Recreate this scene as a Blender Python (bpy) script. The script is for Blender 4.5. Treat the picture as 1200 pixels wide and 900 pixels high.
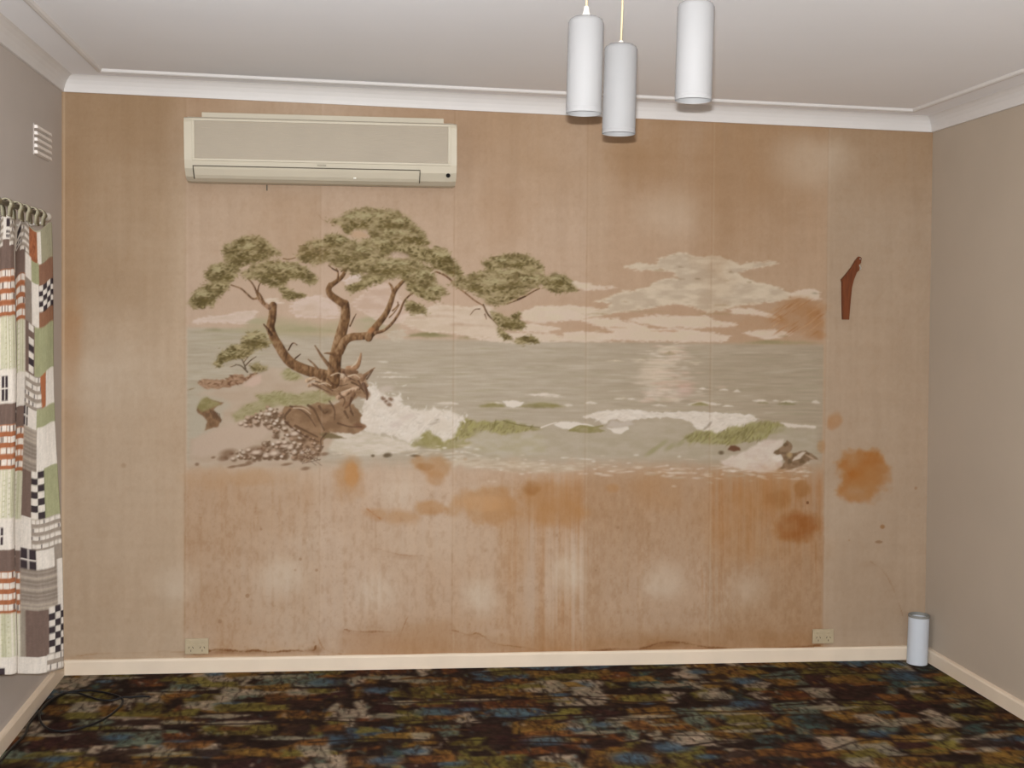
import bpy, bmesh, math
import numpy as np
from mathutils import Vector, Matrix

for o in list(bpy.data.objects): bpy.data.objects.remove(o)
scn = bpy.context.scene
COL = scn.collection

# ---------------------------------------------------------------- camera
cam_data = bpy.data.cameras.new('camera')
cam_data.sensor_width = 36.0
cam_data.lens = 36.0 * 1383.5 / 1200.0
cam_data.clip_start = 0.02
cam = bpy.data.objects.new('camera', cam_data); COL.objects.link(cam)
CAM = (1.1322, -4.9065, 1.4835)
cam.matrix_world = Matrix(((0.990374, -0.014627, -0.137641, CAM[0]), (-0.136565, 0.058834, -0.988882, CAM[1]), (0.022562, 0.998161, 0.056270, CAM[2]), (0, 0, 0, 1)))
scn.camera = cam

# ---------------------------------------------------------------- light
scn.view_settings.view_transform = 'Standard'
scn.view_settings.look = 'None'
scn.view_settings.exposure = 0.0
scn.view_settings.gamma = 1.0
scn.view_settings.use_curve_mapping = False
w = bpy.data.worlds.new('daylight'); scn.world = w; w.use_nodes = True
w.node_tree.nodes['Background'].inputs[0].default_value = (.62, .74, .95, 1)
w.node_tree.nodes['Background'].inputs[1].default_value = .15
def area(name, loc, direction, sx, sy, power, color):
    l = bpy.data.lights.new(name, 'AREA'); l.shape = 'RECTANGLE'; l.size = sx; l.size_y = sy; l.energy = power; l.color = color
    o = bpy.data.objects.new(name, l); COL.objects.link(o); o.location = loc
    o.rotation_euler = Vector(direction).to_track_quat('-Z', 'Y').to_euler()
    return o
# the photographer's flash, a few centimetres above the lens
area('camera_flash', (CAM[0] - .002, CAM[1] + .02, CAM[2] + .054), (.13, .99, .01), .03, .012, 160, (.965, .985, 1.0))
# daylight entering by the curtained side window
area('window_daylight_side', (.03, -2.45, 1.28), (1, 0, -.15), 1.5, .9, 8, (.86, .93, 1.))
area('ceiling_fill_rear', (1.95, -5.57, 1.45), (0, 1, .4), 1.9, 1.1, 16, (.8, .9, 1.))  # added fill at the rear, tilted up to brighten the ceiling

# ---------------------------------------------------------------- helpers
def lin(c):
    c = np.asarray(c, float) / 255.
    return np.where(c <= .04045, c / 12.92, ((c + .055) / 1.055)**2.4)
def mat(name, rgb=None, rough=.6, gain=1., attr=None, var=.06, vscale=30., bump=0., bscale=200., spec=.3, metal=0., stretch=(1, 1, 1), detail=4.):
    m = bpy.data.materials.new(name); m.use_nodes = True; nt = m.node_tree; b = nt.nodes['Principled BSDF']
    b.inputs['Roughness'].default_value = rough; b.inputs['Specular IOR Level'].default_value = spec; b.inputs['Metallic'].default_value = metal
    tc = nt.nodes.new('ShaderNodeTexCoord'); mp = nt.nodes.new('ShaderNodeMapping'); mp.inputs['Scale'].default_value = stretch
    nt.links.new(tc.outputs['Object'], mp.inputs['Vector'])
    nz = nt.nodes.new('ShaderNodeTexNoise'); nz.inputs['Scale'].default_value = vscale; nz.inputs['Detail'].default_value = detail
    nt.links.new(mp.outputs[0], nz.inputs['Vector'])
    mr = nt.nodes.new('ShaderNodeMapRange'); mr.inputs[1].default_value = .25; mr.inputs[2].default_value = .75; mr.inputs[3].default_value = (1 - var) * gain; mr.inputs[4].default_value = (1 + var) * gain
    nt.links.new(nz.outputs['Fac'], mr.inputs[0])
    mx = nt.nodes.new('ShaderNodeVectorMath'); mx.operation = 'SCALE'
    if attr:
        at = nt.nodes.new('ShaderNodeAttribute'); at.attribute_name = attr; nt.links.new(at.outputs['Color'], mx.inputs[0])
    else:
        mx.inputs[0].default_value = tuple(lin(rgb))
    nt.links.new(mr.outputs[0], mx.inputs['Scale']); nt.links.new(mx.outputs[0], b.inputs['Base Color'])
    if bump:
        n2 = nt.nodes.new('ShaderNodeTexNoise'); n2.inputs['Scale'].default_value = bscale; n2.inputs['Detail'].default_value = 3
        nt.links.new(mp.outputs[0], n2.inputs['Vector'])
        bp = nt.nodes.new('ShaderNodeBump'); bp.inputs['Strength'].default_value = bump; bp.inputs['Distance'].default_value = .002
        nt.links.new(n2.outputs['Fac'], bp.inputs['Height']); nt.links.new(bp.outputs[0], b.inputs['Normal'])
    return m
def link(name, me, m, parent=None, smooth=False):
    o = bpy.data.objects.new(name, me); COL.objects.link(o)
    if m: me.materials.append(m)
    if smooth: me.polygons.foreach_set('use_smooth', np.ones(len(me.polygons), bool))
    if parent: o.parent = parent
    return o
def pyd(name, v, f, m, parent=None, smooth=False):
    me = bpy.data.meshes.new(name); me.from_pydata([tuple(p) for p in v], [], f); me.update()
    bm = bmesh.new(); bm.from_mesh(me); bmesh.ops.recalc_face_normals(bm, faces=bm.faces); bm.to_mesh(me); bm.free()
    return link(name, me, m, parent, smooth)
def box(name, x0, x1, y0, y1, z0, z1, m, parent=None, bev=0., seg=2):
    me = bpy.data.meshes.new(name); bm = bmesh.new(); bmesh.ops.create_cube(bm, size=1)
    for v in bm.verts: v.co = ((x0 + x1) / 2 + v.co.x * (x1 - x0), (y0 + y1) / 2 + v.co.y * (y1 - y0), (z0 + z1) / 2 + v.co.z * (z1 - z0))
    if bev: bmesh.ops.bevel(bm, geom=bm.edges[:], offset=bev, segments=seg, affect='EDGES', profile=.6)
    bm.to_mesh(me); bm.free()
    return link(name, me, m, parent)
def prism(name, prof, axis, a0, a1, m, parent=None, smooth=False, m0=0., m1=0.):
    """extrude a closed profile [(out, z)]; axis 'x': out is -y; m0, m1 mitre the two ends by the outward distance"""
    n = len(prof); v = []
    for e, mm, s in ((a0, m0, 1), (a1, m1, -1)):
        for (d, z) in prof: v.append((e + s * mm * d, d, z))
    f = [(k, (k + 1) % n, n + (k + 1) % n, n + k) for k in range(n)] + [tuple(range(n))[::-1], tuple(range(n, 2 * n))]
    v = [axis(*p) for p in v]
    return pyd(name, v, f, m, parent, smooth)
def lathe(name, prof, m, parent=None, n=40, loc=(0, 0, 0), smooth=True):
    v = []; f = []
    for (r, z) in prof:
        for k in range(n):
            a = 2 * math.pi * k / n; v.append((loc[0] + r * math.cos(a), loc[1] + r * math.sin(a), loc[2] + z))
    for i in range(len(prof) - 1):
        for k in range(n): f.append((i * n + k, i * n + (k + 1) % n, (i + 1) * n + (k + 1) % n, (i + 1) * n + k))
    o = pyd(name, v, f, m, parent, smooth)
    if smooth: sharp(o, 40)
    return o
def sharp(o, deg):
    me = o.data; bm = bmesh.new(); bm.from_mesh(me)
    for e in bm.edges:
        if len(e.link_faces) == 2 and e.calc_face_angle(0) > math.radians(deg): e.smooth = False
    bm.to_mesh(me); bm.free()
def catmull(P, sub):
    P = [np.array(p, float) for p in P]; E = [2 * P[0] - P[1]] + P + [2 * P[-1] - P[-2]]; Q = []
    for k in range(len(P) - 1):
        p0, p1, p2, p3 = E[k:k + 4]
        for q in range(sub):
            t = q / sub; Q.append(.5 * (2 * p1 + (p2 - p0) * t + (2 * p0 - 5 * p1 + 4 * p2 - p3) * t * t + (3 * p1 - p0 - 3 * p2 + p3) * t**3))
    return Q + [P[-1]]
def tube(name, pts, r, m, parent=None, n=8):
    v = []; f = []; N = len(pts)
    for i, p in enumerate(pts):
        d = Vector(pts[min(i + 1, N - 1)]) - Vector(pts[max(i - 1, 0)]); d.normalize()
        u = d.cross(Vector((0, 0, 1))) if abs(d.z) < .95 else d.cross(Vector((1, 0, 0))); u.normalize(); w_ = d.cross(u)
        for k in range(n):
            a = 2 * math.pi * k / n; v.append(Vector(p) + (u * math.cos(a) + w_ * math.sin(a)) * r)
    for i in range(N - 1):
        for k in range(n): f.append((i * n + k, i * n + (k + 1) % n, (i + 1) * n + (k + 1) % n, (i + 1) * n + k))
    f += [tuple(range(n)), tuple(range((N - 1) * n, N * n))]
    return pyd(name, v, f, m, parent, True)
def grid_mesh(name, co, rgb, m, parent=None):
    """co: (rows, cols, 3) points, rgb: (rows, cols, 3) sRGB print colours stored as a colour attribute"""
    r, c = co.shape[:2]; me = bpy.data.meshes.new(name)
    me.vertices.add(r * c); me.vertices.foreach_set('co', co.astype(np.float32).ravel())
    i = (np.arange(r - 1)[:, None] * c + np.arange(c - 1)[None, :]).ravel()
    q = np.stack([i, i + 1, i + c + 1, i + c], 1).astype(np.int32); n = len(q)
    me.loops.add(n * 4); me.loops.foreach_set('vertex_index', q.ravel())
    me.polygons.add(n); me.polygons.foreach_set('loop_start', np.arange(n, dtype=np.int32) * 4)
    me.update(calc_edges=True)
    a = me.color_attributes.new('print', 'FLOAT_COLOR', 'POINT')
    col = np.ones((r * c, 4), np.float32); col[:, :3] = lin(np.clip(rgb, 0, 255)).reshape(-1, 3)
    a.data.foreach_set('color', col.ravel())
    return link(name, me, m, parent, True)
def thing(name, label, cat, loc=(0, 0, 0), rot=(0, 0, 0), group=None):
    o = bpy.data.objects.new(name, None); COL.objects.link(o); o.location = loc; o.rotation_euler = rot; o.empty_display_size = .05
    return tag(o, label, cat, group)
def tag(o, label, cat, group=None):
    o['label'] = label; o['category'] = cat
    if group: o['group'] = group
    return o
def struct(o, label=None):
    o['kind'] = 'structure'
    if label: o['label'] = label
    return o
# ---------------------------------------------------------------- painter
# The mural is a flat print on paper. Its design is drawn with numpy in a flat
# design coordinate system (design units, origin top left) and stored as a
# colour attribute on the paper mesh.
PS = 2
PX0, PY0, PX1, PY1 = 60, 96, 1104, 804
class Canvas:
    def __init__(s, x0, y0, x1, y1, ps, seed=1):
        s.x0, s.y0, s.ps = x0, y0, ps
        s.w, s.h = int((x1 - x0) * ps), int((y1 - y0) * ps)
        s.a = np.zeros((s.h, s.w, 3), np.float32)
        s.rng = np.random.default_rng(seed)
        s.X = (np.arange(s.w, dtype=np.float32) + .5) / ps + x0
        s.Y = (np.arange(s.h, dtype=np.float32) + .5) / ps + y0
    def noise(s, sx, sy, octaves=3, seed=0, gain=.5):
        out = np.zeros((s.h, s.w), np.float32); amp = 1.; tot = 0.
        r = np.random.default_rng(seed)
        for o in range(octaves):
            cx, cy = max(sx / 2**o, 1.2), max(sy / 2**o, 1.2)
            gw, gh = int((s.w / s.ps) / cx) + 4, int((s.h / s.ps) / cy) + 4
            g = r.random((gh, gw)).astype(np.float32) * 2 - 1
            fx = (s.X - s.x0) / cx; fy = (s.Y - s.y0) / cy
            ix = fx.astype(int); iy = fy.astype(int)
            tx = fx - ix; ty = fy - iy
            tx = tx * tx * (3 - 2 * tx); ty = (ty * ty * (3 - 2 * ty))[:, None]
            r0 = g[:, ix] * (1 - tx) + g[:, ix + 1] * tx
            out += amp * (r0[iy] * (1 - ty) + r0[iy + 1] * ty)
            tot += amp; amp *= gain
        return out / tot
    def box(s, xa, ya, xb, yb):
        i0 = max(int((xa - s.x0) * s.ps), 0); i1 = min(int((xb - s.x0) * s.ps) + 1, s.w)
        j0 = max(int((ya - s.y0) * s.ps), 0); j1 = min(int((yb - s.y0) * s.ps) + 1, s.h)
        return i0, i1, j0, j1
    def blend(s, sl, m, col):
        m = np.clip(m, 0, 1)[..., None]
        s.a[sl] = s.a[sl] * (1 - m) + np.asarray(col, np.float32) * m
    def rough(s, pts, amp, step=3.):
        out = []
        n = len(pts)
        for k in range(n):
            (xa, ya), (xb, yb) = pts[k], pts[(k + 1) % n]
            m = max(1, int(math.hypot(xb - xa, yb - ya) / step))
            for q in range(m):
                t = q / m
                out.append((xa + (xb - xa) * t + s.rng.normal() * amp, ya + (yb - ya) * t + s.rng.normal() * amp * .8))
        return out
    def mask(s, pts, soft=1.):
        p = np.array(pts, np.float32); pad = soft * 3 + 2
        i0, i1, j0, j1 = s.box(p[:, 0].min() - pad, p[:, 1].min() - pad, p[:, 0].max() + pad, p[:, 1].max() + pad)
        if i1 <= i0 or j1 <= j0: return None, None
        X = s.X[i0:i1]; Y = s.Y[j0:j1]
        m = np.zeros((j1 - j0, i1 - i0), np.float32)
        n = len(p)
        for j, y in enumerate(Y):
            xa, ya = p[:, 0], p[:, 1]; xb, yb = np.roll(xa, -1), np.roll(ya, -1)
            c = (ya <= y) != (yb <= y)
            if not c.any(): continue
            xs = np.sort(xa[c] + (y - ya[c]) / (yb[c] - ya[c]) * (xb[c] - xa[c]))
            m[j] = np.searchsorted(xs, X) % 2
        k = int(round(soft * s.ps))
        if k > 0:
            for rep in range(2):
                for ax in (0, 1):
                    pw = [(0, 0), (0, 0)]; pw[ax] = (k + 1, k)
                    cs = np.cumsum(np.pad(m, pw), axis=ax, dtype=np.float32); L = m.shape[ax]; w = 2 * k + 1
                    m = ((cs[w:w + L] - cs[:L]) if ax == 0 else (cs[:, w:w + L] - cs[:, :L])) / w
        return m, (slice(j0, j1), slice(i0, i1))
    def poly(s, pts, col, alpha=1., soft=.7, rough=0., tex=0., col2=None, seed=0, tx=8, ty=4):
        if rough: pts = s.rough(pts, rough)
        m, sl = s.mask(pts, soft)
        if m is None: return
        m = m * alpha
        if tex or col2 is not None:
            if not hasattr(s, '_nz'): s._nz = {}
            key = (tx, ty, seed)
            if key not in s._nz: s._nz[key] = s.noise(tx, ty, 3, 77 + seed)
            nz = s._nz[key][sl]
            if col2 is not None:
                t = np.clip(.5 + nz * 1.3, 0, 1)[..., None]
                c = np.asarray(col, np.float32) * (1 - t) + np.asarray(col2, np.float32) * t
                s.blend(sl, m, c); return
            m = m * np.clip(1 + nz * tex, 0, 1.3)
        s.blend(sl, m, col)
    def blob(s, cx, cy, rx, ry, col, alpha=.6, wob=.35, seed=0, soft=.5, mot=.8):
        i0, i1, j0, j1 = s.box(cx - rx * 2, cy - ry * 2, cx + rx * 2, cy + ry * 2)
        if i1 <= i0 or j1 <= j0: return
        if not hasattr(s, '_bn'): s._bn = s.noise(22, 22, 4, 5, .6)
        sl = (slice(j0, j1), slice(i0, i1))
        d = np.hypot((s.X[i0:i1] - cx) / rx, ((s.Y[j0:j1] - cy) / ry)[:, None]) + s._bn[sl] * wob
        m = np.clip((1 + soft / 2 - d) / max(soft, 1e-3), 0, 1); m = m * m * (3 - 2 * m)
        if not hasattr(s, '_bm'): s._bm = s.noise(20, 20, 4, 15, .5)
        s.blend(sl, m * alpha * np.clip(.9 + s._bm[sl] * mot, .25, 1.2), col)
    def stroke(s, pts, w0, w1, col, alpha=1., light=None, dark=None):
        P = [np.array(p, float) for p in pts]; n = len(P)
        if n > 2:                       # smooth through the given points
            Q = []; E = [2 * P[0] - P[1]] + P + [2 * P[-1] - P[-2]]
            for k in range(n - 1):
                p0, p1, p2, p3 = E[k:k + 4]
                for t in (0, .25, .5, .75):
                    Q.append(.5 * (2 * p1 + (p2 - p0) * t + (2 * p0 - 5 * p1 + 4 * p2 - p3) * t * t + (3 * p1 - p0 - 3 * p2 + p3) * t**3))
            P = Q + [P[-1]]; n = len(P)
        A = np.array(P); W = max(w0, w1) + 2
        i0, i1, j0, j1 = s.box(A[:, 0].min() - W, A[:, 1].min() - W, A[:, 0].max() + W, A[:, 1].max() + W)
        if i1 <= i0 or j1 <= j0: return
        X = s.X[i0:i1][None, :]; Y = s.Y[j0:j1][:, None]
        best = np.full((j1 - j0, i1 - i0), 1e9, np.float32); hwb = best * 0 + 1; sd = best * 0
        for k in range(n - 1):
            (xa, ya), (xb, yb) = A[k], A[k + 1]
            wa = (w0 + (w1 - w0) * k / (n - 1)) / 2; wb = (w0 + (w1 - w0) * (k + 1) / (n - 1)) / 2
            dx, dy = xb - xa, yb - ya; L2 = dx * dx + dy * dy + 1e-6
            t = np.clip(((X - xa) * dx + (Y - ya) * dy) / L2, 0, 1)
            ex, ey = X - xa - t * dx, Y - ya - t * dy
            d = np.hypot(ex, ey); u = d < best
            best = np.where(u, d, best); hwb = np.where(u, wa + (wb - wa) * t, hwb)
            sd = np.where(u, ex * .8 + ey * .45, sd)
        m = np.clip((hwb + .45 - best) / .9, 0, 1) * alpha
        c = np.asarray(col, np.float32)
        if light is not None:
            if not hasattr(s, '_bk'): s._bk = s.noise(2.6, 5, 2, 91)
            side = np.clip(sd / (hwb + .2) + s._bk[j0:j1, i0:i1] * .9, -1, 1)[..., None]
            c = np.where(side > 0, c * (1 - side) + np.asarray(dark, np.float32) * side, c * (1 + side) - np.asarray(light, np.float32) * side)
        s.blend((slice(j0, j1), slice(i0, i1)), m, c)
    def dab(s, x, y, a, b, th, col, alpha):
        R = max(a, b) * 1.6 + .6
        i0, i1, j0, j1 = s.box(x - R, y - R, x + R, y + R)
        if i1 <= i0 or j1 <= j0: return
        X = s.X[i0:i1][None, :] - x; Y = s.Y[j0:j1][:, None] - y
        c, q = math.cos(th), math.sin(th)
        d = np.hypot((X * c + Y * q) / a, (-X * q + Y * c) / b)
        s.blend((slice(j0, j1), slice(i0, i1)), np.clip(1.5 - d, 0, 1) * alpha, col)
    def inside(s, pts, n):
        p = np.array(pts, float); lo, hi = p.min(0), p.max(0); out = []
        xa, ya = p[:, 0], p[:, 1]; xb, yb = np.roll(xa, -1), np.roll(ya, -1)
        while len(out) < n:
            x, y = lo + s.rng.random(2) * (hi - lo)
            c = (ya <= y) != (yb <= y)
            if (x < xa[c] + (y - ya[c]) / (yb[c] - ya[c]) * (xb[c] - xa[c])).sum() % 2: out.append((x, y))
        return out
    def sample(s, x, y):
        fx = np.clip((np.asarray(x) - s.x0) * s.ps - .5, 0, s.w - 1.001); fy = np.clip((np.asarray(y) - s.y0) * s.ps - .5, 0, s.h - 1.001)
        i = fx.astype(int); j = fy.astype(int); tx = (fx - i)[..., None]; ty = (fy - j)[..., None]
        a = s.a
        return (a[j, i] * (1 - tx) + a[j, i + 1] * tx) * (1 - ty) + (a[j + 1, i] * (1 - tx) + a[j + 1, i + 1] * tx) * ty

def paint_wall():
    C = Canvas(PX0, PY0, PX1, PY1, PS, 11)
    X = C.X[None, :]; Y = C.Y[:, None]
    sm = lambda a, b, v: (lambda t: t * t * (3 - 2 * t))(np.clip((v - a) / (b - a), 0, 1))
    # --- bare paper, drop by drop, aged
    seams = [217, 375, 531, 686, 832, 967]
    tints = [(184, 161, 136), (188, 164, 141), (190, 166, 144), (188, 163, 140), (181, 154, 129), (178, 151, 125), (174, 152, 129)]
    lean = (X - 73) / 1020 * (-9) * (Y - 450) / 680
    xs = X - lean
    base = np.zeros((C.h, C.w, 3), np.float32); base[:] = tints[0]
    for sx, t in zip(seams, tints[1:]):
        k = sm(sx - .5, sx + .5, xs)[..., None]
        base = base * (1 - k) + np.array(t, np.float32) * k
    C.a[:] = base
    n1 = C.noise(150, 120, 4, 1); n2 = C.noise(10, 60, 3, 2); n3 = C.noise(3, 3, 2, 3); n4 = C.noise(60, 8, 3, 4); nv = C.noise(4, 150, 2, 8)
    brown = np.array((164, 132, 102), np.float32)
    def tint(m, col): C.a[:] = C.a * (1 - np.clip(m, 0, 1)[..., None]) + np.asarray(col, np.float32) * np.clip(m, 0, 1)[..., None]
    tint((.12 + .38 * sm(300, 110, Y)) * np.clip(.75 + n1 * 1.1, 0, 1.2), brown)
    tint(.42 * sm(540, 620, X) * sm(270, 150, Y) * np.clip(.75 + n1 * .9 + n2 * .35, 0, 1.3), (158, 126, 92))
    tint(.24 * sm(690, 800, X) * sm(968, 964, xs) * sm(330, 180, Y) * np.clip(.75 + n1 * .6 + n2 * .5, 0, 1.3), (156, 118, 82))
    tint(.40 * sm(110, 75, X) * sm(100, 220, Y) * sm(620, 420, Y), (164, 124, 88))
    tint(.55 * sm(219, 185, X) * sm(440, 300, Y) * np.clip(.8 + n1 * .8, 0, 1.3), (156, 128, 98))
    C.a += (n2 * 3.2 + n3 * 2.2 + n4 * 2.4 + nv * 2.2)[..., None]
    # lower field: damp browning per drop
    low = sm(540, 575, Y)
    tint(.30 * low * sm(684, 690, xs) * np.clip(.8 + n1 * .8, 0, 1.3) * sm(968, 964, xs), (150, 114, 80))
    tint(.16 * low * np.clip(.7 + n1 * 1.5 + nv * .5, 0, 1.4) * sm(214, 218, xs) * sm(968, 964, xs), (164, 122, 84))
    tint(.30 * low * sm(700, 560, Y) * sm(830, 838, xs) * sm(968, 964, xs) * np.clip(.7 + nv * 1.1 + n2 * .9, 0, 1.6), (164, 104, 56))
    tint(.30 * low * sm(575, 640, xs) * sm(690, 680, xs) * np.clip(.5 + nv * 1.3 + n1, 0, 1.5), (160, 108, 62))
    tint(.22 * low * sm(214, 218, xs) * sm(372, 366, xs) * np.clip(.6 + n1 * 1.2 + n2 * .5, 0, 1.4), (156, 116, 80))
    tint(.35 * sm(700, 770, Y) * sm(214, 260, X) * sm(975, 960, X) * np.clip(.55 + n1 * 1.3 + n4 * .4, 0, 1.4), (160, 116, 76))
    tint(.30 * sm(760, 785, Y) * np.clip(.6 + n4, 0, 1.4), (156, 112, 72))
    fine = C.noise(5, 9, 3, 61, .7); spk = C.noise(2.2, 2.2, 2, 62)
    lowm = sm(530, 600, Y) * sm(214, 218, xs) * sm(968, 964, xs)
    tint(.22 * lowm * np.clip(fine * 1.6 + nv * .7, 0, 1), (142, 104, 70))
    tint(.16 * lowm * np.clip(-fine * 1.6, 0, 1), (200, 172, 142))
    tint(.17 * (.35 + .65 * lowm) * np.clip(spk * 2.2 - .75, 0, 1), (132, 98, 68))
    tint(.10 * np.clip(fine * 1.5, 0, 1) * (1 - lowm), (150, 116, 84))
    # pale rubbed patches
    for (x, y, rx, ry, al) in [(135, 440, 52, 38, .35), (100, 450, 30, 30, .2), (208, 684, 22, 24, .5), (330, 676, 24, 20, .62), (442, 692, 24, 20, .38),
                               (562, 698, 20, 22, .6), (666, 672, 19, 25, .68), (776, 682, 22, 18, .55), (876, 690, 20, 18, .35), (948, 190, 38, 28, .5),
                               (985, 185, 18, 18, .3), (792, 252, 40, 26, .35), (470, 575, 22, 20, .4), (560, 590, 30, 20, .25), (500, 640, 90, 24, .18),
                               (262, 190, 40, 18, .25), (985, 600, 25, 26, .18), (310, 560, 80, 14, .15), (700, 250, 14, 80, .15), (150, 585, 60, 90, .12)]:
        C.blob(x, y, rx, ry, (203, 186, 166), al, .25, 0, 1.5, .25)
    # --- mural sky wash
    inm = sm(217, 221, xs) * sm(966, 963, xs)
    tint(.5 * inm * sm(280, 350, Y) * sm(410, 395, Y) * sm(760, 420, X), (190, 165, 144))
    tint(.45 * inm * sm(330, 372, Y) * sm(412, 400, Y) * sm(560, 700, X), (172, 140, 112))
    # --- sea
    hor = 397 + (X - 440) * .013
    hor = np.where(X < 440, 384 + sm(218, 440, X) * 12, hor)
    sea = inm * sm(-3, 3, Y - hor) * sm(556 + n2 * 6, 530 + n2 * 6, Y)
    streak = C.noise(34, 2.6, 3, 21); st2 = C.noise(12, 1.6, 2, 22)
    tt = np.clip(.5 + streak * .8, 0, 1)[..., None]
    seac = np.array((166, 153, 133), np.float32) * tt + np.array((179, 166, 147), np.float32) * (1 - tt)
    seac = seac - sm(600, 900, X)[..., None] * np.array((9, 11, 13), np.float32) + (st2 * 4)[..., None]
    seac = seac * 1. + sm(330, 225, X)[..., None] * np.array((2, 3, 2), np.float32)
    C.a[:] = C.a * (1 - .93 * sea[..., None]) + seac * .93 * sea[..., None]
    # faint green far shore and streaks at the horizon
    G1 = (150, 142, 108); G2 = (137, 128, 92)
    def lens(x0, x1, y, h, col, al, soft=.8, tex=.4):
        C.poly([(x0, y), (x0 + (x1 - x0) * .25, y - h * .6), ((x0 + x1) / 2, y - h), (x0 + (x1 - x0) * .8, y - h * .5), (x1, y + .5), ((x0 + x1) / 2, y + h * .4)], col, al, soft, .35, tex)
    for a in [(222, 340, 389, 5, (165, 156, 126), .6), (236, 262, 387, 3, (140, 132, 100), .6), (285, 316, 378, 5, (168, 162, 132), .6), (300, 380, 386, 6, (160, 151, 118), .7),
              (325, 398, 388, 5, (152, 144, 108), .75), (415, 470, 376, 6, (165, 156, 122), .7), (425, 455, 384, 5, (168, 158, 128), .7), (472, 536, 394, 4.5, G2, .8),
              (534, 558, 396, 2, G2, .7), (480, 520, 392, 3, (128, 118, 82), .6), (560, 600, 398, 1.6, (160, 150, 120), .5), (858, 964, 402, 3, (150, 140, 104), .65),
              (880, 915, 401, 2.4, (138, 128, 92), .6), (225, 300, 396, 2, (165, 158, 130), .5), (230, 290, 404, 1.6, (168, 160, 134), .5)]:
        lens(*a)
    C.poly([(284, 382), (298, 373), (318, 371), (342, 374), (372, 379), (402, 376), (404, 393), (344, 396), (300, 393)], (164, 154, 122), .6, 3., 1.)
    C.poly([(410, 378), (430, 370), (456, 372), (470, 380), (460, 390), (420, 394)], (166, 156, 128), .5, 3., 1.)
    # --- clouds
    CL = (203, 186, 163); CP = (204, 184, 165); CD = (184, 166, 144)
    def cloud(pts, c1=CL, c2=CD, al=.95, r=.7):
        C.poly(pts, c1, al, .6, r * 1.3, 0, c2, 1, 16, 6)
        for (x, y) in C.rough(pts, .9, 3.2): C.dab(x, y, 1.2 + 3 * C.rng.random(), .6 + .9 * C.rng.random(), C.rng.normal() * .1, c1, .55)
    cloud([(732, 313), (746, 309), (768, 311), (772, 303), (784, 300), (794, 296), (806, 297), (818, 301), (826, 302), (834, 300), (846, 302), (858, 307), (866, 311), (880, 308), (892, 307), (908, 306),
           (912, 308), (898, 311), (880, 315), (872, 317), (862, 321), (872, 326), (886, 331), (902, 334), (918, 340), (926, 344), (924, 350), (900, 354), (880, 356), (862, 358), (846, 364), (830, 366),
           (818, 362), (806, 358), (790, 355), (776, 358), (758, 361), (740, 364), (722, 366), (700, 370), (676, 372), (660, 374), (648, 372), (664, 368), (690, 366), (712, 362), (716, 356), (698, 353), (712, 350),
           (724, 344), (744, 340), (760, 337), (768, 330), (780, 327), (796, 327), (788, 319), (776, 315), (752, 317)])
    for pts in ([(926, 345), (936, 341), (948, 339), (960, 341), (960, 350), (950, 352), (938, 348), (928, 351)],
                [(664, 329), (676, 330), (688, 332), (700, 336), (720, 337), (700, 339), (688, 340), (672, 335)],
                [(640, 361), (668, 358), (700, 362), (690, 367), (664, 372), (640, 371)],
                [(856, 362), (880, 362), (900, 367), (914, 374), (904, 372), (884, 368), (860, 368)],
                [(872, 390), (890, 387), (914, 387), (926, 391), (912, 396), (896, 397), (884, 394)],
                [(738, 375), (756, 371), (776, 370), (800, 371), (830, 371), (838, 376), (864, 380), (840, 383), (806, 384), (780, 383), (756, 380)],
                [(676, 374), (700, 373), (724, 374), (742, 379), (764, 386), (800, 386), (830, 390), (856, 394), (850, 400), (800, 400), (740, 399), (700, 396), (720, 388), (696, 380)],
                [(660, 390), (690, 389), (720, 392), (716, 399), (690, 400), (660, 399)],
                [(600, 382), (624, 380), (656, 385), (640, 389), (606, 387)],
                [(560, 398), (600, 391), (650, 392), (664, 399), (600, 401)],
                [(610, 366), (630, 359), (650, 360), (670, 364), (690, 372), (660, 376), (630, 378), (612, 374)]):
        cloud(pts, CP, CL, .9, .5)
    # pale cloud bank behind the branches
    cloud([(490, 366), (510, 357), (530, 359), (552, 361), (566, 357), (580, 365), (584, 378), (590, 393), (560, 396), (530, 390), (500, 389), (482, 383), (468, 377), (470, 370)], (205, 186, 166), (196, 176, 154), .9, .6)
    for (a, b, y, h) in [(486, 540, 371, 2.2), (520, 556, 381, 2.5), (548, 584, 382, 1.4), (505, 540, 364, 1.2), (470, 500, 373, 1.6)]:
        lens(a, b, y, h, (178, 152, 128), .7)
    cloud([(424, 347), (440, 331), (452, 330), (460, 340), (470, 352), (484, 366), (470, 376), (452, 380), (436, 372), (420, 362), (412, 356)], (204, 181, 165), (190, 164, 144), .75, .8)
    cloud([(404, 330), (414, 320), (426, 324), (424, 332), (410, 338)], (208, 190, 180), (196, 176, 160), .8, .6)
    cloud([(340, 358), (354, 350), (372, 346), (390, 352), (398, 366), (392, 372), (366, 372), (346, 370)], (205, 184, 170), (194, 172, 152), .85, .7)
    cloud([(226, 376), (240, 372), (262, 370), (276, 367), (288, 365), (302, 364), (296, 372), (288, 378), (272, 379), (250, 377), (232, 379)], (206, 185, 170), (196, 176, 158), .9, .5)
    cloud([(310, 352), (322, 350), (330, 355), (316, 356)], (208, 190, 172), CL, .7, .4)
    cloud([(452, 392), (470, 386), (476, 392), (466, 400)], (190, 176, 156), (180, 166, 146), .7)
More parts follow.
